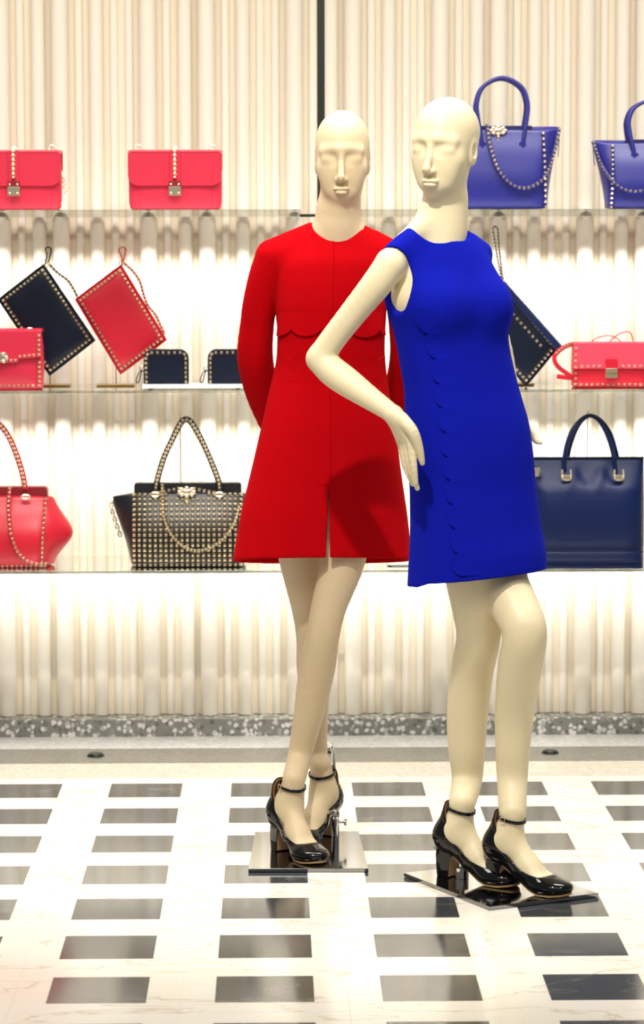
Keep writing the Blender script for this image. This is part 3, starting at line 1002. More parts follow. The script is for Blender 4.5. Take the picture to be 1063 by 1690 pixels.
put_shoe(red, oa, fa, ra, True, -.014); put_shoe(red, ob, fb, rb, False)
plate(red, [on_floor(410, 1440), on_floor(608, 1440), on_floor(592, 1378), on_floor(421, 1379)])
def stand_rod(pts, r, m=M['chrome'], name='support_rod', n=10):
    P = [np.asarray(p) for p in pts]
    o = link_mesh(name, *tube(spline(P, 5), r, n), m, red)
    return shift(o, red)
stand_rod([A(534, 1219, 6.66), A(541, 1224, 6.68), A(548, 1233, 6.70), A(551, 1260, 6.70), A(556, 1350, 6.68), A(556, 1392, 6.60)], .0045)
def rcyl(name, a, b, r, m=M['chrome']):
    return shift(link_mesh(name, *cyl(a, b, r, 16, .0008), m, red, sharp=40), red)
rod_foot = A(554, 1398, 6.56); rod_foot[2] = .0095
rcyl('clamp_sleeve', rod_foot, rod_foot+np.array([0, 0, .062]), .0092)
s0 = rod_foot+np.array([0, 0, .050])
rcyl('thumb_screw', s0, s0+np.array([.022, -.004, 0]), .0030)
rcyl('thumb_screw', s0+np.array([.021, -.004, 0]), s0+np.array([.027, -.005, 0]), .0085)
rcyl('clamp_arm', rod_foot+np.array([0, 0, .075]), rod_foot+np.array([-.045, .02, .062]), .0055)

# ============================================================ blue mannequin
YB = 6.12
TH = math.radians(-28)     # dress frame turned so that its front looks to the viewer's right
blue = thing('mannequin', 'bald cream mannequin in a sleeveless blue dress, hand on its hip', 'mannequin', (A(790, 1450, 6.12)[0], 6.12, 0))
B2 = Solid()
hb = A(733.5, 241.5, 6.10)
head(B2, hb, (-.47, -.88, -.06), (.05, -.02, 1), 1.0, A(733, 372, 6.14), 1.08)
B2.cone(A(735, 335, 6.125), A(727, 405, 6.13), .042, .056, .03)
TH = math.radians(28)
brows = [(380, 718, 42, .75), (405, 725, 70, .66), (434, 731, 82, .70), (459, 733, 91, .74), (492, 735.5, 100.5, .78), (517, 741, 98, .80), (546, 744, 93, .76), (575, 748.5, 91.5, .74), (608, 755, 93, .73), (640, 762, 94, .73),
         (697, 771.5, 101, .75), (752, 776, 104, .76), (800, 780.5, 103, .76), (870, 785.5, 106, .80), (912, 789, 110, .84), (985, 787, 112, .86)]
BR = rows_px(brows, 6.13, cosf=.95)
B2.add(tube_prim(BR, TH, 2.2, -.010, zlo=A(740, 640, 6.13)[2], zhi=A(740, 425, 6.13)[2]), .02)
# visible arm, akimbo
B2.cone(A(714, 356, 6.12), A(668, 396, 6.085), .026, .018, .03)
B2.cone(A(668, 408, 6.085), A(645, 432, 6.055), .022, .030, .02)
B2.chain([A(644, 438, 6.05), A(620, 471, 6.055), A(582, 518, 6.075), A(548, 562, 6.095), A(528, 592, 6.105)], [.0340, .0330, .0295, .0282, .0290], .014, 4)
B2.chain([A(528, 592, 6.105), A(548, 612, 6.09), A(575, 632, 6.065), A(615, 660, 6.02), A(647, 682, 5.985)], [.0290, .0325, .0315, .0245, .0195], .012, 4)
# hand on the hip: four fingers down, thumb towards the front
wr = A(647, 682, 5.985)
kn = [A(677, 724, 5.962), A(671, 725, 5.975), A(666, 727, 5.990), A(662.5, 730, 6.003)]
for k_, q in enumerate(kn):
    B2.cone(A(651+k_*.3, 685+k_, 5.975+.006*k_), q, .0165, .0105, .012)
B2.chain([kn[0], A(682.5, 768, 5.960), A(686, 797, 5.968)], [.0100, .0082, .0060], .005, 4, .002)
B2.chain([kn[1], A(677.5, 771, 5.974), A(689, 806, 5.976)], [.0098, .0082, .0056], .005, 4, .002)
B2.chain([kn[2], A(670.5, 768, 5.990), A(681.5, 799, 5.992)], [.0094, .0078, .0056], .005, 4, .002)
B2.chain([kn[3], A(667, 763, 6.005), A(676, 789, 6.008)], [.0088, .0070, .0052], .005, 4, .002)
B2.chain([A(664, 692, 5.962), A(681, 712, 5.945), A(691, 738, 5.952), A(697, 764, 5.962)], [.0150, .0125, .0098, .0062], .012, 4, .002)
# far arm, mostly behind the dress
B2.chain([A(784, 434, 6.22), A(806, 505, 6.27), A(825, 580, 6.31), A(838, 640, 6.31), A(850, 684, 6.29)], [.028, .028, .0290, .024, .019], .014, 4)
B2.cone(A(850, 684, 6.29), A(858, 702, 6.27), .019, .018, .01)
B2.chain([A(863, 700, 6.262), A(876, 713, 6.255), A(884, 726, 6.25), A(893, 731, 6.245)], [.0125, .0105, .0082, .0050], .008, 4, .002)
for k_ in range(4):
    B2.chain([A(858+k_*1.5, 710, 6.275+.013*k_), A(857+k_*1.5, 738-k_, 6.285+.012*k_), A(852+k_, 762-2*k_, 6.29+.011*k_)], [.0088, .0080, .0058], .004, 3, .002)
# legs
PC, fc, rc, oc = foot_frame(735, 1444, (.77, -.64))
RC = np.array([rc, fc, [0, 0, 1]]); ankC = foot(B2, PC, RC)
leg(B2, [(765, 830, 6.10), (778, 940, 6.10), (787, 1010, 6.11), (790, 1050, 6.13), (779, 1110, 6.18), (772, 1174, 6.21), (770.5, 1232, 6.225), (771, 1285, 6.235)],
    [56, 46, 39, 36.5, 35, 34, 30.5, 25], ankC, .0305)
PD, fd, rd, od = foot_frame(817, 1460, (.77, -.64))
RD = np.array([rd, fd, [0, 0, 1]]); ankD = foot(B2, PD, RD)
leg(B2, [(810, 830, 6.15), (823, 945, 6.115), (851, 1005, 6.05), (866, 1045, 6.015), (858, 1100, 6.05), (849.5, 1174, 6.10), (846.5, 1232, 6.115), (845.5, 1285, 6.12)],
    [58, 46, 39, 36.5, 36.5, 32.5, 28.5, 25], ankD, .0305)
fz = A(735, 340, 6.1)[2]
hp = A(675, 740, 5.98)
V, Q = B2.mesh(.0046, fine=[((hb[0]-.10, hb[1]-.11, fz), (hb[0]+.10, hb[1]+.10, hb[2]+.12)), ((hp[0]-.035, hp[1]-.06, hp[2]-.10), (hp[0]+.035, hp[1]+.06, hp[2]+.06))], finestep=.0023)
shift(big_mesh('body', V, Q, M['skin_pale'], blue), blue)

# dress
D = Solid()
n_hem = A(757, 953, 6.0)[2]; hx0 = A(757, 953, 6.0)[0]
def hem_blue(x, y, z): return (n_hem-.010+.05*(6.0-y)+.095*(x-hx0)-.008*np.clip((hx0-.066-x)/.022, 0, 1))-z
D.add(tube_prim(BR, TH, 2.25, 0, hem=hem_blue, zhi=A(740, 398, 6.13)[2]), .01)
D.cone(A(762, 398, 6.155), A(792, 417, 6.19), .028, .027, .03)
D.cone(A(685, 394, 6.09), A(653, 419, 6.06), .030, .028, .03)
fr = np.array([math.sin(TH), -math.cos(TH), 0]); lt = np.array([-math.cos(TH), -math.sin(TH), 0])
bc = A(742, 505, 6.13)
for q in (-1, 1):
    D.ell(bc+lt*q*.058+fr*.060, (.052, .052, .05), None, .05)
D.add(tube_prim(BR, TH, 2.25, -.0085, zlo=A(740, 1000, 6.1)[2], zhi=A(740, 660, 6.13)[2]), .0, 's')
D.cone(A(722, 340, 6.115), A(715, 372, 6.105), .050, .0575, .005, 's')
RT = np.array([lt, -fr, [0, 0, 1]])
D.ell(A(646, 466, 6.045), (.046, .050, .078), RT, .004, 's')
D.ell(A(832, 480, 6.27), (.035, .05, .070), RT, .004, 's')
V, Q = D.mesh(.0036)
shift(big_mesh('dress', V, Q, M['blue_wool'], blue), blue)
# scalloped front panel edge
cus = [(690, 512), (708, 550), (720, 592), (726, 633), (731, 672.5), (737.5, 713.6), (739.5, 753.5), (744, 792), (748, 832), (752, 872), (757, 913.5), (760, 950)]
edge = []
for (xa, ya), (xb, yb) in zip(cus[:-1], cus[1:]):
    for k_ in range(10):
        t = k_/10
        edge.append((xa+(xb-xa)*t-11*scallop(t), ya+(yb-ya)*t))
edge.append(cus[-1])
grid = [[(x+dx, y) for x, y in edge] for dx in (46, 24, 8, 3, 0)]
cloth_panel('scallop_panel', D, grid, [.0002, .0012, .0034, .0042, .0040], M['blue_wool'], blue, 5.85, 6.25)

put_shoe(blue, oc, fc, rc, False); put_shoe(blue, od, fd, rd, True)
plate(blue, [(.299, 6.227), (.472, 5.898), (.727, 6.016), (.554, 6.345)])
sp = on_floor(762, 1449, .0095); sp[2] = .0095
shift(link_mesh('spigot', *cyl(sp, sp+np.array([0, 0, .026]), .0165, 24, .001), M['chrome'], blue, sharp=40), blue)
shift(link_mesh('spigot_pin', *cyl(sp+np.array([0, 0, .026]), sp+np.array([0, 0, .060]), .0075, 16, .001), M['chrome'], blue, sharp=40), blue)

# ------------------------------------------------------------------ handbags and clutches on the shelves
class Bag:
    """local frame of a thing standing at depth Y on a shelf of height z; L() turns the photo's outline into local metres"""
    def __init__(self, name, label, cat, px, Y, z, group=None, rotz=0):
        p = A(px, 600, Y)
        self.Y = Y
        self.o = np.array([p[0], Y, z])
        self.t = thing(name, label, cat, self.o, rotz, group)
    def L(self, px, py, dy=0.0):
        p = A(px, py, self.Y+dy)
        return np.array([p[0]-self.o[0], dy, p[2]-self.o[2]])
    def xz(self, pts, dy=0.0):
        return [(self.L(x, y, dy)[0], self.L(x, y, dy)[2]) for x, y in pts]
    def part(self, name, vf, m, parent=None, sharp=40, smooth=True):
        o = link_mesh(name, vf[0], vf[1], M[m], parent or self.t, sharp=sharp, smooth=smooth)
        if 'studs' in name or 'chain' in name: o['kind'] = 'stuff'      # a few pixels each
        return o

def copy_thing(o, loc, label):
    c = o.copy(); C.objects.link(c); c.location = loc; c['label'] = label
    for ch in o.children:
        d = ch.copy(); C.objects.link(d); d.parent = c
        for g in ch.children:
            e = g.copy(); C.objects.link(e); e.parent = d
    return c

E0 = .0006
# --- two coral flap bags on the topmost shelf
def flap_bag():
    b = Bag('flap_bag', 'coral red flap bag with gold lock on topmost left shelf, standing whole beside the post', 'handbag', 291.5, 7.86, Z1+E0, 'coral flap bags on the topmost shelf')
    w, h, d = .133, .166, .074
    rings = []
    for z, a, k in ((0, w-.012, d/2-.010), (.004, w-.004, d/2-.003), (.02, w, d/2), (.08, w+.001, d/2+.001), (.145, w-.002, d/2-.002), (.158, w-.008, d/2-.010), (.162, w-.016, d/2-.018)):
        rings.append(super_ring(a, k, z, 32, 5))
    b.part('body', loft(rings), 'coral_leather')
    fl = rrect(-w-.001, w+.001, .067, h, .02, 5, (.030, .030, .012, .012))
    flap = b.part('flap', slab(fl, -d/2-.006, -d/2+.004, .004), 'coral_leather')
    top = []
    for y, z in ((-d/2-.004, h-.010), (-d/2+.004, h+.001), (0, h+.0035), (d/2-.006, h+.0005), (d/2, h-.012), (d/2+.001, h-.05)):
        top.append([(-w-.001, y, z), (-w+.006, y, z+.002), (w-.006, y, z+.002), (w+.001, y, z), (w-.002, y, z-.006), (-w+.002, y, z-.006)])
    b.part('flap_top', loft(top), 'coral_leather', flap)
    edge = sweep([(x, -d/2-.0062, z) for x, z in poly_inset(fl, .005)], circ(.0011, 5), (0, 1, 0), True)
    b.part('piping', edge, 'coral_leather', flap)
    band = b.part('centre_band', slab(rrect(-.015, .015, .070, h+.002, .003), -d/2-.0095, -d/2-.004, .0015), 'coral_leather')
    b.part('gold_studs', studs([(0, -d/2-.0095, z) for z in np.linspace(.092, h+.004, 7)]+[(0, -.02, h+.006), (0, 0, h+.006)], [(0, -1, .12)]*7+[(0, 0, 1)]*2, .0115, .75), 'gold', band, smooth=False)
    lock = b.part('lock', box((0, -d/2-.0135, .053), (.037, .008, .027), .003), 'gold')
    b.part('lock_tab', box((0, -d/2-.0125, .073), (.034, .005, .017), .002), 'dark_red', lock)
    b.part('lock_screw', join(*[ellipsoid((q*.011, -d/2-.0180, z), (.0032, .002, .0032), 8, 6) for q in (-1, 1) for z in (.047, .072)]), 'gold', lock)
    for q in (-1, 1):
        ring = [(q*.106+.0085*math.cos(a), .004*math.sin(a), h+.010+.0085*math.sin(a)) for a in np.linspace(0, 2*math.pi, 17)[:-1]]
        r = b.part('ring', tube(ring, .0022, 6, True), 'gold')
        b.part('ring_post', cyl((q*.106, 0, h-.001), (q*.106, 0, h+.004), .008, 12, .001), 'gold', r)
    return b
fb1 = flap_bag()
c = copy_thing(fb1.t, (A(28.5, 600, 7.86)[0], 7.86, Z1+E0), 'coral red flap bag with gold lock, cut by the left frame edge on topmost shelf')
def chain_links(path, r=.0055, wire=.0017):
    parts = []
    pts = along(path, r*1.7)
    for i in range(len(pts)-1):
        a, b = np.array(pts[i]), np.array(pts[i+1]); m = (a+b)/2; t = nrm(b-a)
        s = nrm(np.cross(t, (0, 1, .2))) if i % 2 else nrm(np.cross(t, np.cross(t, (0, 1, .2))))
        ring = [m+t*r*1.25*math.cos(q)+s*r*.75*math.sin(q) for q in np.linspace(0, 2*math.pi, 11)[:-1]]
        parts.append(tube(ring, wire, 5, True))
    return join(*parts)
link_mesh('chain', *chain_links(spline([(.131, .02, .10), (.138, .02, .075), (.143, .01, .04), (.135, -.005, .012), (.122, -.01, .008)], 5)), M['gold'], c, sharp=40)['kind'] = 'stuff'

# --- tilted clutches
def tilted_clutch(name, label, px, corners, Y, z, leather, T, group=None, lean=0.10):
    """corners (px, py): top, right, bottom, left"""
    b = Bag(name, label, 'clutch bag', px, Y, z, group)
    q = np.array(b.xz(corners))
    top, right, bot, left = q
    def uv(u, v): return top+(left-top)*u+(right-top)*v
    out = []
    n = 7
    for (a, c2) in (((0, 0), (0, 1)), ((0, 1), (1, 1)), ((1, 1), (1, 0)), ((1, 0), (0, 0))):
        for k in range(n):
            t = k/n
            u = a[0]+(c2[0]-a[0])*t; v = a[1]+(c2[1]-a[1])*t
            out.append(tuple(uv(u, v)))
    # body: flat cushion, thick at the zip side
    body = b.part('body', pillow(out, T, layers=9, power=5), leather)
    rim = sweep([(x, 0, zz) for x, zz in poly_inset(out, .0012)], rect(T*.34, .004), (0, 1, 0), True)
    b.part('edge_binding', rim, leather, body)
    S = []
    N = []
    wl = np.linalg.norm(left-top); hl = np.linalg.norm(right-top)
    iu, iv = .0125/wl, .0125/hl
    def yy(u, v):
        f = max(abs(u-.5), abs(v-.5))*2
        return -T/2*max(0, (1-f**5))**.5
    for (a, c2) in (((iu, iv), (iu, 1-iv)), ((iu, 1-iv), (1-iu, 1-iv)), ((1-iu, 1-iv), (1-iu, iv)), ((1-iu, iv), (iu, iv))):
        L = math.hypot((c2[0]-a[0])*wl, (c2[1]-a[1])*hl); k = max(1, round(L/.0133))
        for i in range(k):
            t = i/k
            u = a[0]+(c2[0]-a[0])*t; v = a[1]+(c2[1]-a[1])*t
            p = uv(u, v)
            S.append((p[0], yy(u, v)-.0006, p[1])); N.append((0, -1, 0))
    d = nrm(np.append(right-top, 0)[[0, 2, 1]])
    b.part('gold_studs', studs(S, N, .0082, .6, (d[0], 0, d[2])), 'gold', body, smooth=False)
    b.top, b.right, b.bot, b.left = top, right, bot, left
    return b

def rod_stand(px, Y, z, height, label, base=.05, group='clutch display stands'):
    p = A(px, 600, Y)
    t = thing('display_stand', label, 'display stand', (p[0], Y, z), 0)
    link_mesh('base', *box((0, 0, .0022), (base*2.2, .07, .004), .001), M['brass'], t, smooth=False)
    link_mesh('rod', *cyl((0, .012, .004), (0, .012, height), .0017, 8, .0004), M['brass'], t, sharp=40)
    hk = [(0, .012, height-.002), (0, .004, height), (0, -.014, height-.001), (0, -.024, height+.006)]
    link_mesh('hook', *tube(spline(hk, 3), .0016, 6), M['brass'], t)
    return t

def wrist_strap(b, loop_px, trail_px, leather, r=.0022, dy=.004):
    loop = spline([b.L(x, y)+np.array([0, dy+k*.0015, 0]) for k, (x, y) in enumerate(loop_px)], 5)
    tr = spline([b.L(x, y)+np.array([0, dy+.010, 0]) for x, y in trail_px], 6)
    s = b.part('wrist_strap', tube(loop, r, 6), leather)
    b.part('trailing_strap', sweep(tr, rect(.003, .0075), (0, 1, 0)), leather, s)
    pts = along(tr, .011, .004)
    b.part('strap_studs', studs([p+np.array([0, -.0019, 0]) for p in pts], (0, -1, 0), .0062, .5), 'gold', s, smooth=False)
    a = np.array([b.top[0], 0.004, b.top[1]])
    b.part('strap_ring', tube([a+np.array([.007*math.cos(q), 0, .007*math.sin(q)+.004]) for q in np.linspace(0, 2*math.pi, 13)[:-1]], .0015, 5, True), 'gold', s)

nc = tilted_clutch('studded_clutch', 'navy studded clutch tilted on its corner at far left of middle shelf', 80, [(72, 436), (157, 562), (83, 616), (-3, 494)], 7.93, Z2+E0, 'navy_leather', .030)
wrist_strap(nc, [(74, 437), (77, 422), (75, 411), (79, 408), (84, 411), (82, 423), (79, 434)], [(80, 436), (95, 451), (110, 462), (120, 476), (128, 492)], 'navy_leather')
rc_ = tilted_clutch('studded_clutch', 'coral red studded clutch tilted on its corner, its tip above the zip wallet', 200, [(200, 437), (275, 561), (207, 617), (124, 494)], 7.93, Z2+E0, 'crimson_leather', .030)
wrist_strap(rc_, [(201, 438), (201, 425), (196, 413), (201, 408), (207, 411), (205, 423), (203, 433)], [(204, 434), (220, 449), (231, 466), (236, 484), (243, 503), (256, 520), (266, 540), (271, 552)], 'crimson_leather')
rod_stand(191, 7.985, Z2+E0, .26, 'thin brass rod stand behind the tilted red clutch')
rod_stand(82, 7.985, Z2+E0, .30, 'thin brass rod stand behind the tilted navy clutch', .055)

# --- coral shoulder bag with studs at the left edge of the middle shelf
b = Bag('studded_flap_bag', 'coral red studded flap bag cut by the left frame edge on middle shelf', 'handbag', 12, 7.82, Z2+E0)
x0, x1 = b.L(-50, 600)[0], b.L(71, 600)[0]
hh = .168; dd = .076
rings = []
xc = (x0+x1)/2; aw = (x1-x0)/2
for z, a, k in ((0, aw-.004, dd/2-.004), (.004, aw, dd/2), (.06, aw+.003, dd/2+.005), (.12, aw+.001, dd/2), (.155, aw-.003, dd/2-.008), (hh, aw-.006, dd/2-.018)):
    rings.append(super_ring(a, k, z, 32, 7, xc))
body = b.part('body', loft(rings), 'coral_leather')
fo = [(x0-.001, hh-.002), (x0-.001, .090), (x0+.06, .088), (xc-.035, .074), (xc+.035, .074), (x1-.060, .086), (x1-.006, .090), (x1+.001, .097), (x1+.001, hh-.002)]
flap = b.part('flap', slab(fo, -dd/2-.010, -dd/2-.003, .002), 'coral_leather')
b.part('flap_top', loft([[(x0, y, z), (x1, y, z), (x1, y, z-.005), (x0, y, z-.005)] for y, z in ((-dd/2-.009, hh-.004), (-dd/2-.002, hh+.002), (0, hh+.005), (dd/2, hh-.002))]), 'coral_leather', flap)
sp_ = [(x1-.008, -dd/2-.0055, z) for z in np.arange(.010, .085, .0135)]+[(x1-.008, -dd/2-.0105, z) for z in np.arange(.100, hh-.004, .0135)]
low = [(x, -dd/2-.0105, np.interp(x, [xc-.03, xc+.035, x1-.060, x1-.01], [.0815, .0815, .0935, .0975])) for x in np.arange(xc-.02, x1-.014, .0128)]
bot = [(x, -dd/2-.0015, .010) for x in np.arange(x0+.01, x1-.014, .0133)]
b.part('gold_studs', studs(sp_+low+bot, (0, -1, 0), .0085, .6), 'gold', body, smooth=False)
lk = b.part('lock', slab(rrect(b.L(3, 600)[0]-.022, b.L(3, 600)[0]+.022, .078, .104, .006), -dd/2-.016, -dd/2-.009, .002), 'gold')
lx = b.L(3, 600)[0]
b.part('lock_petal', join(*[ellipsoid((lx+.018*math.cos(a), -dd/2-.016, .091+.012*math.sin(a)), (.007, .004, .006), 8, 6) for a in np.linspace(0, 2*math.pi, 7)[:-1]]), 'gold', lk)
h1 = b.L(49, 545); 
b.part('strap_ring', tube([h1+np.array([.010*math.cos(q), .004, .006*math.sin(q)-.001]) for q in np.linspace(0, 2*math.pi, 13)[:-1]], .003, 6, True), 'gold')

# --- zip wallets on a white slab
b = Bag('display_slab', 'thin white acrylic slab under the two navy zip wallets', 'display slab', 322, 7.83, Z2+E0)
sx0, sx1 = b.L(236, 640)[0], b.L(407, 640)[0]
b.part('plate', box(((sx0+sx1)/2, 0, .0075), (sx1-sx0, .11, .0105), .0015), 'white_slab', smooth=False)
b.part('rubber_foot', join(*[cyl((sx0+(sx1-sx0)*q, y, 0), (sx0+(sx1-sx0)*q, y, .003), .006, 10, .0005) for q in (.08, .92) for y in (-.04, .04)]), 'black_metal', smooth=False)
ZS = Z2+E0+.0135
def zip_wallet():
    b = Bag('zip_wallet', 'navy zip wallet with gold studs on white slab, directly below the red clutch', 'wallet', 274.5, 7.82, ZS, 'navy zip wallets on the white slab')
    w, h, d = .0645, .099, .030
    fo = rrect(-w, w, 0, h, .02, 5, (.003, .003, .026, .026))
    body = b.part('front_panel', slab(fo, -d/2-.004, -d/2+.004, .003), 'navy_leather')
    b.part('back_panel', slab(fo, d/2-.004, d/2+.004, .003), 'navy_leather')
    b.part('gusset', slab(poly_inset(fo, .004), -d/2, d/2, .002), 'navy_leather')
    arc = [(x, 0, z) for x, z in poly_inset(fo, .0030) if z > .02]
    z_ = b.part('zip', sweep(arc, rect(.012, .003), (0, 1, 0)), 'gold')
    b.part('zip_puller', tube([(-w-.001+.006*math.cos(a)-.004, -.004, .042+.008*math.sin(a)) for a in np.linspace(0, 2*math.pi, 13)[:-1]], .0015, 6, True), 'gold', z_)
    tab = [(-w-.004, -.006, .040), (-w-.014, -.012, .030), (-w-.021, -.014, .012), (-w-.019, -.015, .003), (-w-.013, -.014, .008), (-w-.010, -.012, .022), (-w-.005, -.008, .038)]
    b.part('leather_pull', sweep(spline(tab, 4), rect(.008, .003), (0, 1, 0)), 'navy_leather', z_)
    P = [(-w+.008, -d/2-.004, z) for z in np.linspace(.006, h-.026, 6)]+[(w-.008, -d/2-.004, z) for z in np.linspace(.006, h-.026, 6)]
    P += [(x, -d/2-.004, h-.0105) for x in np.linspace(-w+.024, w-.024, 6)]
    P += [(-w+.0125, -d/2-.004, h-.0145), (w-.0125, -d/2-.004, h-.0145)]
    b.part('gold_studs', studs(P, (0, -1, 0), .0085, .6), 'gold', body, smooth=False)
    return b
zw = zip_wallet()
copy_thing(zw.t, (A(380, 600, 7.82)[0], 7.82, ZS), 'navy zip wallet with gold studs, half hidden behind the red coat sleeve')

# --- totes
def tote_rings(w, d, h, wing, lift, z0=0.0, bulge=.012, left=1, right=1):
    """front and back panels with folded side gussets that spread into wings"""
    rings = []
    for f in (0, .03, .12, .3, .5, .7, .85, .95, 1.0):
        z = z0+h*f
        W = wing(f)
        yb = d/2*(1-.55*f**2)+bulge*math.sin(math.pi*min(f*1.1, 1))
        if f == 0: yb -= .006
        ww = w(f)
        xs = [-ww, -ww*.6, -ww*.2, ww*.2, ww*.6, ww]
        lz = lift(f)
        ring = [(x, -yb-(.003 if abs(x) < ww*.8 else 0), z) for x in xs]
        ring += [(ww+W*right*.55, -yb*.45, z+lz*.5), (ww+W*right, 0, z+lz), (ww+W*right*.55, yb*.45, z+lz*.5)]
        ring += [(x, yb, z) for x in reversed(xs)]
        ring += [(-ww-W*left*.55, yb*.45, z+lz*.5), (-ww-W*left, 0, z+lz), (-ww-W*left*.55, -yb*.45, z+lz*.5)]
        rings.append(ring)
    return rings

def rosette(b, c, s, parent=None):
    """pale gold turn lock: a shield plate with petals and a drop"""
    parts = [ellipsoid(c, (.020*s, .006, .011*s), 12, 8), ellipsoid(c+np.array([0, -.001, -.020*s]), (.007*s, .005, .012*s), 10, 8)]
    for a in np.linspace(0, 2*math.pi, 9)[:-1]:
        parts.append(ellipsoid(c+np.array([.021*s*math.cos(a), -.002, .011*s*math.sin(a)]), (.0075*s, .006, .0065*s), 8, 6))
    o = b.part('lock', join(*parts), 'gold', parent)
    return o

def blue_tote(name, label, px, Y, mirror, shift_px):
    b = Bag(name, label, 'tote bag', px, Y, Z1+E0, 'violet blue totes on the topmost shelf')
    m = -1 if mirror else 1
    # upright coordinates from the left tote of the pair, mirrored when needed
    w = lambda f: .126-.006*f
    wing = lambda f: .006+.056*f**1.4
    lift = lambda f: .012*f**2
    d, h = .118, .232
    body = link_mesh('body', *loft(tote_rings(w, d, h, wing, lift)), M['violet_leather'], b.t)
    subsurf(body, 2)
    # rim and lid board
    b.part('top_flap', slab(rrect(-.082, .086, h-.014, h+.006, .004), -.030, -.024, .0015), 'violet_dark', body)
    yf = lambda f: -(d/2*(1-.55*f**2)+.012*math.sin(math.pi*min(f*1.1, 1)))-.0035
    S = []
    for x_ in (-1, 1):
        for f in np.linspace(.03, .93, 14): S.append((x_*(w(f)-.004), yf(f)+.0004, h*f))
    b.part('gold_studs', studs(S, (0, -1, .1), .0088, .6), 'gold', body, smooth=False)
    rosette(b, np.array([-.012*m*1.0-.0, yf(.95)-.004, h*.965]), .95, body)
    # two arched handles, each with stitched tabs
    for yo, nm in ((yf(.86)-.003, 'front'), (-yf(.86)+.003, 'back')):
        pts = []
        for q, zz in ((-.057, .165), (-.061, .205), (-.070, .260), (-.072, .305), (-.053, .350), (0, .374), (.053, .350), (.072, .305), (.070, .260), (.061, .205), (.057, .165)):
            k = min(1, max(0, (zz-.2)/.15)); pts.append((q, yo*(1-.35*k), zz))
        hd = b.part('handle', sweep(spline(pts, 6), circ(.0062, 10, .0062), (0, 1, 0)), 'violet_leather')
        sg = -1 if nm == 'front' else 1
        for q in (-.057, .057):
            tb = b.part('handle_tab', slab(rrect(q-.010, q+.010, .148, .192, .005), min(yo, yo+sg*.004), max(yo, yo+sg*.004), .001), 'violet_leather', hd)
            if nm == 'front':
                pass
    # long studded strap hanging across the front
    P = [(-.044, yf(.97)-.006, .243), (-.037, yf(.75)-.008, .185), (-.018, yf(.5)-.009, .120), (.014, yf(.35)-.009, .077), (.052, yf(.3)-.009, .060), (.090, yf(.3)-.008, .068), (.122, yf(.4)-.003, .098), (.146, -.034, .152), (.160, -.018, .205), (.166, -.008, .232)]
    P = [(x*m, y, z) for x, y, z in P]
    sp = spline(P, 8)
    st = b.part('long_strap', sweep(sp, rect(.011, .003), (1, 0, 1)), 'violet_leather')
    b.part('strap_studs', studs([np.array(p)+np.array([0, -.003, 0]) for p in along(sp, .0135, .004)], (0, -1, 0), .0085, .6), 'gold', st, smooth=False)
    tg = [(.166*m, -.004, .236), (.165*m, -.010, .195), (.162*m, -.014, .150)]
    b.part('wing_tie', sweep(spline(tg, 4), rect(.006, .002), (0, 1, 0)), 'violet_dark', st)
    return b
blue_tote('arched_tote', 'violet blue tote with arched handles and studded strap, right behind the blue mannequin head', 826, 7.87, False, 0)
blue_tote('arched_tote', 'violet blue tote with arched handle, cut by the right frame edge', 1076, 7.87, True, 0).t.scale = (1.06, 1, .835)

# --- crimson tote at the lower left
b = Bag('frame_tote', 'crimson red tote with studded straps, cut by the left frame edge on lowest shelf', 'tote bag', 0, 7.87, Z3+E0)
w = lambda f: .128+.010*math.sin(math.pi*f)
wing = lambda f: .026+.070*max(0, 1-abs(f-.52)/.42)**1.3
body = link_mesh('body', *loft(tote_rings(w, .15, .205, wing, lambda f: -.012*math.sin(math.pi*f), bulge=.020)), M['crimson_leather'], b.t); subsurf(body, 2)
x1 = b.L(79, 800)[0]
b.part('frame_top', slab(rrect(-.24, x1, .198, .228, .004, 3, (.002, .002, .010, .01)), -.026, .026, .003), 'dark_red', body)
yf = lambda f: -(.15/2*(1-.55*f**2)+.020*math.sin(math.pi*min(f*1.1, 1)))-.0035
S = [(b.L(np.interp(f, [0, 1], [72, 77]), 800)[0], yf(f)-.001, .205*f) for f in np.linspace(.03, .95, 15)]
S += [(x, -.0755, .006) for x in np.linspace(-.10, .13, 18)]
b.part('gold_studs', studs(S, (0, -1, .05), .0085, .6), 'gold', body, smooth=False)
hp_ = [b.L(41, 808, -.032), b.L(39, 790, -.03), b.L(30, 758, -.025), b.L(16, 724, -.022), b.L(0, 702, -.02), b.L(-22, 692, -.02), b.L(-44, 702, -.02), b.L(-60, 724, -.022), b.L(-76, 770, -.025), b.L(-84, 808, -.03)]
hs = spline(hp_, 6)
hd = b.part('handle', sweep(hs, rect(.006, .017), (0, 1, 0)), 'crimson_leather')
b.part('handle_studs', studs([np.array(p)+np.array([0, -.0034, 0]) for p in along(hs, .0125, .01)], (0, -1, 0), .0088, .6), 'gold', hd, smooth=False)
b.part('handle_ring', tube([b.L(42, 820, -.055)+np.array([.0125*math.cos(a), 0, .0055*math.sin(a)]) for a in np.linspace(0, 2*math.pi, 15)[:-1]], .0030, 6, True), 'gold', hd)
sp = spline([b.L(16, 804, -.05), b.L(14, 830, -.07), b.L(16, 860, -.088), b.L(19, 884, -.096), b.L(30, 912, -.092), b.L(45, 926, -.085), b.L(62, 931, -.08), b.L(78, 931, -.078)], 8)
st = b.part('long_strap', sweep(sp, rect(.011, .003), (1, 0, .5)), 'crimson_leather')
b.part('strap_studs', studs([np.array(p)+np.array([0, -.003, 0]) for p in along(sp, .0135, .004)], (0, -1, 0), .0088, .6), 'gold', st, smooth=False)
wc = b.L(98, 862, -.02)
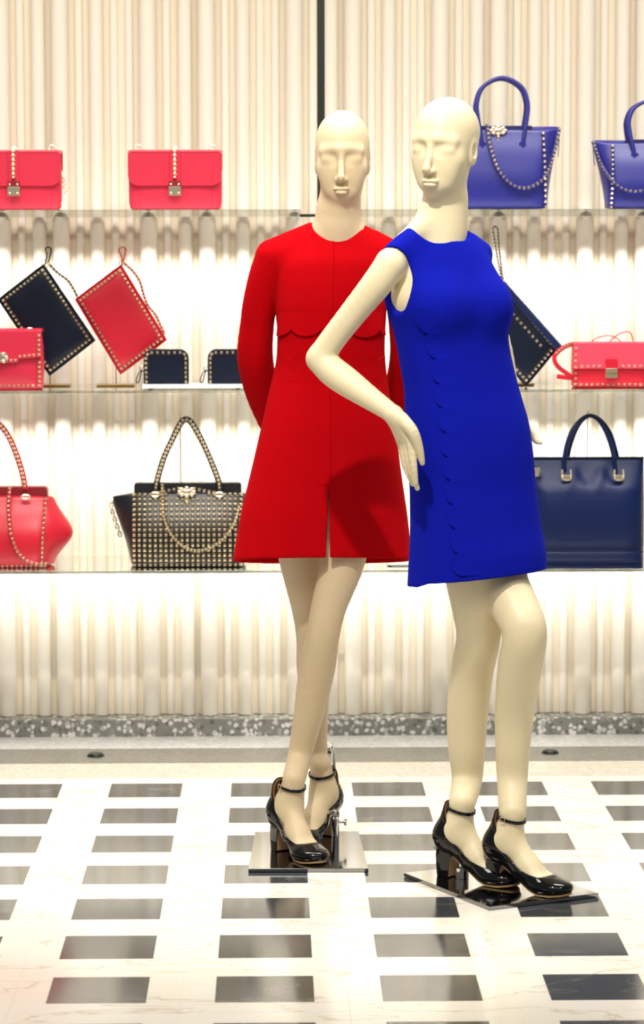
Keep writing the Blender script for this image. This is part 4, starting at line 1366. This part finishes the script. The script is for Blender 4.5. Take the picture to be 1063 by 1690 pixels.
b.part('wing_clasp', chain_links(spline([wc+np.array([.002, 0, .012]), wc, wc+np.array([-.003, 0, -.02]), wc+np.array([.002, 0, -.032])], 4), .006, .0022), 'gold')

# --- black tote covered in gold studs
b = Bag('studded_tote', 'blue black tote covered in rows of gold studs, between red tote and red coat', 'tote bag', 309, 7.87, Z3+E0)
w = lambda f: .160+.002*f
wing = lambda f: .006+.074*f**1.3*(1-.15*max(0, f-.8)/.2)
body = link_mesh('body', *loft(tote_rings(w, .14, .213, wing, lambda f: -.010*f, bulge=.012)), M['black_leather'], b.t); subsurf(body, 2)
b.part('frame_top', slab(rrect(-.155, .155, .205, .238, .004, 3, (.002, .002, .008, .008)), -.022, .022, .003), 'black_leather', body)
yf = lambda f: -(.14/2*(1-.55*f**2)+.012*math.sin(math.pi*min(f*1.1, 1)))-.0040
S = []
for f in np.linspace(.035, .965, 15):
    for x in np.linspace(-.153, .153, 21):
        if f > .9 and abs(x) < .05: continue
        S.append((x, yf(f)+(.003 if abs(x) > .125 else .0004), .213*f))
gs = b.part('gold_studs', studs(S, (0, -1, .08), .0095, .62), 'gold', body, smooth=False); gs['kind'] = 'stuff'
rosette(b, b.L(308, 812, -.05), 1.0, body)
dg = []
for q in (-1, 1):
    for k in range(5): dg.append(b.L(308+q*(13+8*k), 806+k*1.8, -.05))
b.part('lock_studs', studs(dg, (0, -1, 0), .009, .6), 'gold', body, smooth=False)
for dy, sg in ((-.030, -1), (.030, 1)):
    hp_ = [b.L(257, 812, dy), b.L(259, 795, dy), b.L(270, 757, dy*.8), b.L(286, 722, dy*.6), b.L(298, 699, dy*.5), b.L(307, 692, dy*.4), b.L(317, 699, dy*.5), b.L(333, 727, dy*.6), b.L(349, 763, dy*.8), b.L(361, 795, dy), b.L(362, 812, dy)]
    hs = spline(hp_, 6)
    hd = b.part('handle', sweep(hs, rect(.006, .017), (0, 1, 0)), 'black_leather')
    if sg < 0:
        b.part('handle_studs', studs([np.array(p)+np.array([0, -.0034, 0]) for p in along(hs, .0118, .012)], (0, -1, 0), .0088, .6), 'gold', hd, smooth=False)
        for px in (256, 362):
            b.part('handle_ring', tube([b.L(px, 816, -.052)+np.array([.0115*math.cos(a), 0, .006*math.sin(a)]) for a in np.linspace(0, 2*math.pi, 15)[:-1]], .0028, 6, True), 'gold', hd)
sp = spline([b.L(268, 800, -.04), b.L(269, 825, -.072), b.L(271, 855, -.088), b.L(285, 885, -.094), b.L(310, 906, -.094), b.L(335, 908, -.093), b.L(362, 895, -.09), b.L(384, 868, -.08), b.L(394, 835, -.06)], 7)
st = b.part('long_strap', sweep(sp, rect(.010, .003), (1, 0, .5)), 'black_leather')
b.part('strap_studs', studs([np.array(p)+np.array([0, -.003, 0]) for p in along(sp, .011, .003)], (0, -1, 0), .0088, .6), 'gold', st, smooth=False)
for q in (-1, 1):
    e = spline([np.array([q*(.219), -.006, .190]), np.array([q*.222, -.012, .168]), np.array([q*.210, -.016, .128]), np.array([q*.196, -.020, .085])], 4)
    b.part('wing_chain', chain_links(e, .0065, .0024), 'gold', body)
rod_stand(297, 8.00, Z3+E0, .425, 'thin brass rod stand between the handles of the gold studded tote', .03)

# --- navy clutch leaning the other way, right of the blue dress
b = tilted_clutch('studded_clutch', 'deep blue studded clutch tilted on its corner, right behind the blue dress', 868, [(923, 572), (868, 637.5), (775, 532), (830, 465)], 7.86, Z2+E0, 'navy_leather', .030)
# wide rounded zip side along the upper edge
q0, q1 = b.L(831, 466), b.L(925, 572)
dirn = nrm(q1-q0); nrmv = np.array([dirn[2], 0, -dirn[0]]); 
if nrmv[2] > 0: nrmv = -nrmv
ridge = [q0+(q1-q0)*t+nrmv*.008 for t in np.linspace(0, 1, 9)]
zs = b.part('zip_gusset', sweep(ridge, [(.021*math.cos(a), .0135*math.sin(a)) for a in np.linspace(0, 2*math.pi, 13)[:-1]], (0, 1, 0)), 'navy_blue')
b.part('zip_studs', studs([q0+(q1-q0)*t+nrmv*.040+np.array([0, -.0145, 0]) for t in np.linspace(.28, .83, 9)], (0, -1, 0), .0090, .6, dirn), 'gold', zs, smooth=False)
lp = [b.L(828, 462), b.L(822, 430), b.L(816, 395), b.L(814, 377), b.L(818, 374), b.L(822, 380), b.L(824, 410), b.L(828, 445), b.L(831, 463)]
ws = b.part('wrist_strap', tube(spline([p+np.array([0, .004, 0]) for p in lp], 5), .0026, 6), 'navy_blue')
b.part('strap_studs', studs([np.array(p)+np.array([0, .0010, 0]) for p in along(lp, .010, .004)], (0, -1, 0), .0058, .6), 'gold', ws, smooth=False)
b.part('strap_ring', tube([b.L(829, 465)+np.array([.007*math.cos(a), .002, .007*math.sin(a)]) for a in np.linspace(0, 2*math.pi, 13)[:-1]], .0018, 6, True), 'gold', ws)
rod_stand(862, 7.985, Z2+E0, .24, 'small brass stand under the tilted deep blue clutch', .03)

# --- pink studded shoulder bag at the right
b = Bag('studded_flap_bag', 'pink red studded shoulder bag with gold lock at right end of middle shelf', 'handbag', 1006, 7.83, Z2+E0)
x0, x1 = b.L(944, 600)[0], b.L(1068, 600)[0]
hh = .128; dd = .066; xc = (x0+x1)/2; aw = (x1-x0)/2
rings = []
for z, a, k in ((0, aw-.004, dd/2-.004), (.004, aw, dd/2), (.06, aw+.001, dd/2+.003), (.110, aw, dd/2-.002), (hh-.004, aw-.003, dd/2-.012)):
    rings.append(super_ring(a, k, z, 32, 8, xc))
body = b.part('body', loft(rings), 'crimson_leather')
flap = b.part('flap', slab(rrect(x0-.001, x1+.001, .054, hh-.001, .003, 2, (.004, .004, .002, .002)), -dd/2-.009, -dd/2-.002, .002), 'pink_leather')
b.part('flap_top', loft([[(x0, y, z), (x1, y, z), (x1, y, z-.005), (x0, y, z-.005)] for y, z in ((-dd/2-.008, hh-.004), (-dd/2-.001, hh+.001), (0, hh+.003), (dd/2, hh-.002))]), 'pink_leather', flap)
S = [(x0+.0075, -dd/2-.0095, z) for z in np.linspace(.060, hh-.016, 4)]+[(x1-.0075, -dd/2-.0095, z) for z in np.linspace(.060, hh-.016, 4)]
S += [(x, -dd/2-.0095, .060) for x in np.linspace(x0+.024, x1-.024, 11) if abs(x-b.L(1006, 600)[0]) > .024]
S += [(x0+.0075, -dd/2-.003, z) for z in (.010, .026, .042)]+[(x1-.0075, -dd/2-.003, z) for z in (.010, .026, .042)]
S += [(x, -dd/2-.003, .008) for x in np.linspace(x0+.023, x1-.023, 12)]
b.part('gold_studs', studs(S, (0, -1, 0), .0085, .6), 'gold', body, smooth=False)
lx = b.L(1006, 600)[0]
lk = b.part('lock', box((lx, -dd/2-.014, .042), (.036, .008, .028), .003), 'gold')
b.part('lock_tab', box((lx, -dd/2-.0125, .068), (.034, .005, .030), .002), 'crimson_leather', lk)
b.part('lock_bar', box((lx, -dd/2-.0185, .044), (.034, .002, .004), .0008), 'brass', lk)
sp = spline([b.L(951, 567, .0), b.L(938, 570, -.02), b.L(924, 578, -.035), b.L(915, 590, -.04), b.L(920, 604, -.04), b.L(935, 616, -.03), b.L(946, 625, -.02)], 6)
st = b.part('shoulder_strap', sweep(sp, rect(.003, .013), (0, 1, 0)), 'crimson_leather')
b.part('strap_studs', studs([np.array(p)+np.array([0, -.0020, 0]) for p in along(sp[:16], .011, .002)], (0, -1, 0), .0075, .6), 'gold', st, smooth=False)
b.part('strap_end', sweep(spline([b.L(948, 624, -.015), b.L(934, 623, -.03), b.L(919, 621, -.035)], 4), rect(.003, .013), (0, 1, 0)), 'crimson_leather', st)
for pts in ([(972, 567), (985, 558), (1000, 554), (1014, 556), (1028, 566)], [(1004, 566), (1016, 555), (1030, 548), (1040, 549), (1045, 562), (1044, 568)]):
    b.part('strap_loop', sweep(spline([b.L(x, y, .005*k) for k, (x, y) in enumerate(pts)], 6), rect(.010, .0028), (0, 1, 0)), 'crimson_leather', st)

# --- large navy tote at the lower right
b = Bag('weekend_tote', 'large plain navy tote with twin arched handles at lower right', 'tote bag', 974, 7.88, Z3+E0)
NX, NZ = 44, 34
W0 = b.L(1062, 800)[0]; Wl = -.172; HT = .3035; TT = .145
rnd = random.Random(4)
Vf = []
for sgn in (-1, 1):
    for i in range(NZ+1):
        f = i/NZ
        for j in range(NX+1):
            g = j/NX
            x = Wl+(W0-Wl)*g
            prof = (math.sin(math.pi*min(max(f*.86+.10, 0), 1)))**.5
            side = (1-abs(2*g-1)**6)**.5
            y = TT/2*prof*(.25+.75*side)*(1-.80*max(0, (f-.72)/.28)**1.2)
            # slack folds falling from the handle rings
            for hx in (-.040, .040+.001):
                for m_, sc in ((-.030, 1), (.045, -1)):
                    u = x-hx-m_*(1-f)*3.0
                    y += .0065*math.exp(-(u/.016)**2)*math.exp(-((f-.84)/.10)**2)*sc*(1 if sgn < 0 else .3)
            y += -.006*math.exp(-((f-.10)/.04)**2)
            Vf.append((x, sgn*y, HT*f+(0.0 if f < 1 else .0)))
n1 = NX+1; F = []
for i in range(NZ):
    for j in range(NX):
        a = i*n1+j
        F.append((a, a+1, a+1+n1, a+n1))
        o_ = (NZ+1)*n1; a += o_
        F.append((a+1, a, a+n1, a+1+n1))
o_ = (NZ+1)*n1
for j in range(NX):
    F.append((j+1, j, o_+j, o_+j+1)); a = NZ*n1+j; F.append((a, a+1, o_+a+1, o_+a))
for i in range(NZ):
    a = i*n1; F.append((a, a+n1, o_+a+n1, o_+a)); a = i*n1+NX; F.append((a+n1, a, o_+a, o_+a+n1))
body = b.part('body', (Vf, F), 'navy_blue', sharp=70)
b.part('zip_rim', sweep([(x, 0, HT+.001) for x in np.linspace(Wl, W0, 12)], rect(.016, .007), (0, 1, 0)), 'navy_leather', body)
b.part('base_seam', sweep([(x, -.0655+.035*abs((x-.5*(W0+Wl))/(W0-Wl)*2)**6, .034) for x in np.linspace(Wl+.004, W0-.004, 24)], circ(.0024, 6), (0, 1, 0)), 'navy_blue', body)
for dy in (-.026, .026):
    off = -3 if dy < 0 else 3
    hp_ = [b.L(936+off*.6, 792, dy), b.L(934+off, 765, dy), b.L(937+off, 740, dy*.9), b.L(946+off, 713, dy*.7), b.L(959+off*.5, 694, dy*.5), b.L(974, 686, dy*.4), b.L(990+off*.5, 694, dy*.5), b.L(1004+off, 715, dy*.7), b.L(1013+off, 742, dy*.9), b.L(1018+off, 768, dy), b.L(1020+off*.6, 792, dy)]
    hd = b.part('handle', sweep(spline(hp_, 6), circ(.0062, 10), (0, 1, 0)), 'navy_blue')
    if dy < 0:
        for px in (935, 1021):
            c_ = b.L(px, 790, -.052)
            hk = [c_+np.array(v) for v in ((-.012, 0, .026), (-.013, -.004, .006), (-.009, -.006, -.004), (.009, -.006, -.004), (.013, -.004, .006), (.012, 0, .026))]
            r_ = b.part('handle_buckle', tube(spline(hk, 4), .0026, 7), 'gold', hd)
            b.part('buckle_tab', box(tuple(c_+np.array([0, -.004, .004])), (.022, .008, .015), .002), 'gold', hd)
ck = b.L(886, 776, -.045)
b.part('side_clasp', join(box(tuple(ck), (.020, .010, .014), .002), box(tuple(ck+np.array([.002, 0, -.012])), (.012, .008, .014), .002)), 'gold', body)
rod_stand(971, 8.00, Z3+E0, .430, 'thin brass rod stand between the arched handles of the large navy tote', .03)

# --- low white tray glimpsed between the red coat and the blue dress
b = Bag('display_slab', 'low cream tray on the lowest shelf, glimpsed between red coat and blue dress', 'display slab', 668, 7.86, Z3+E0)
b.part('plate', box((0, 0, .008), (.105, .12, .011), .002), 'white_slab', smooth=False)
b.part('rubber_foot', join(*[cyl((q*.045, y, 0), (q*.045, y, .003), .006, 10, .0005) for q in (-1, 1) for y in (-.05, .05)]), 'black_metal', smooth=False)
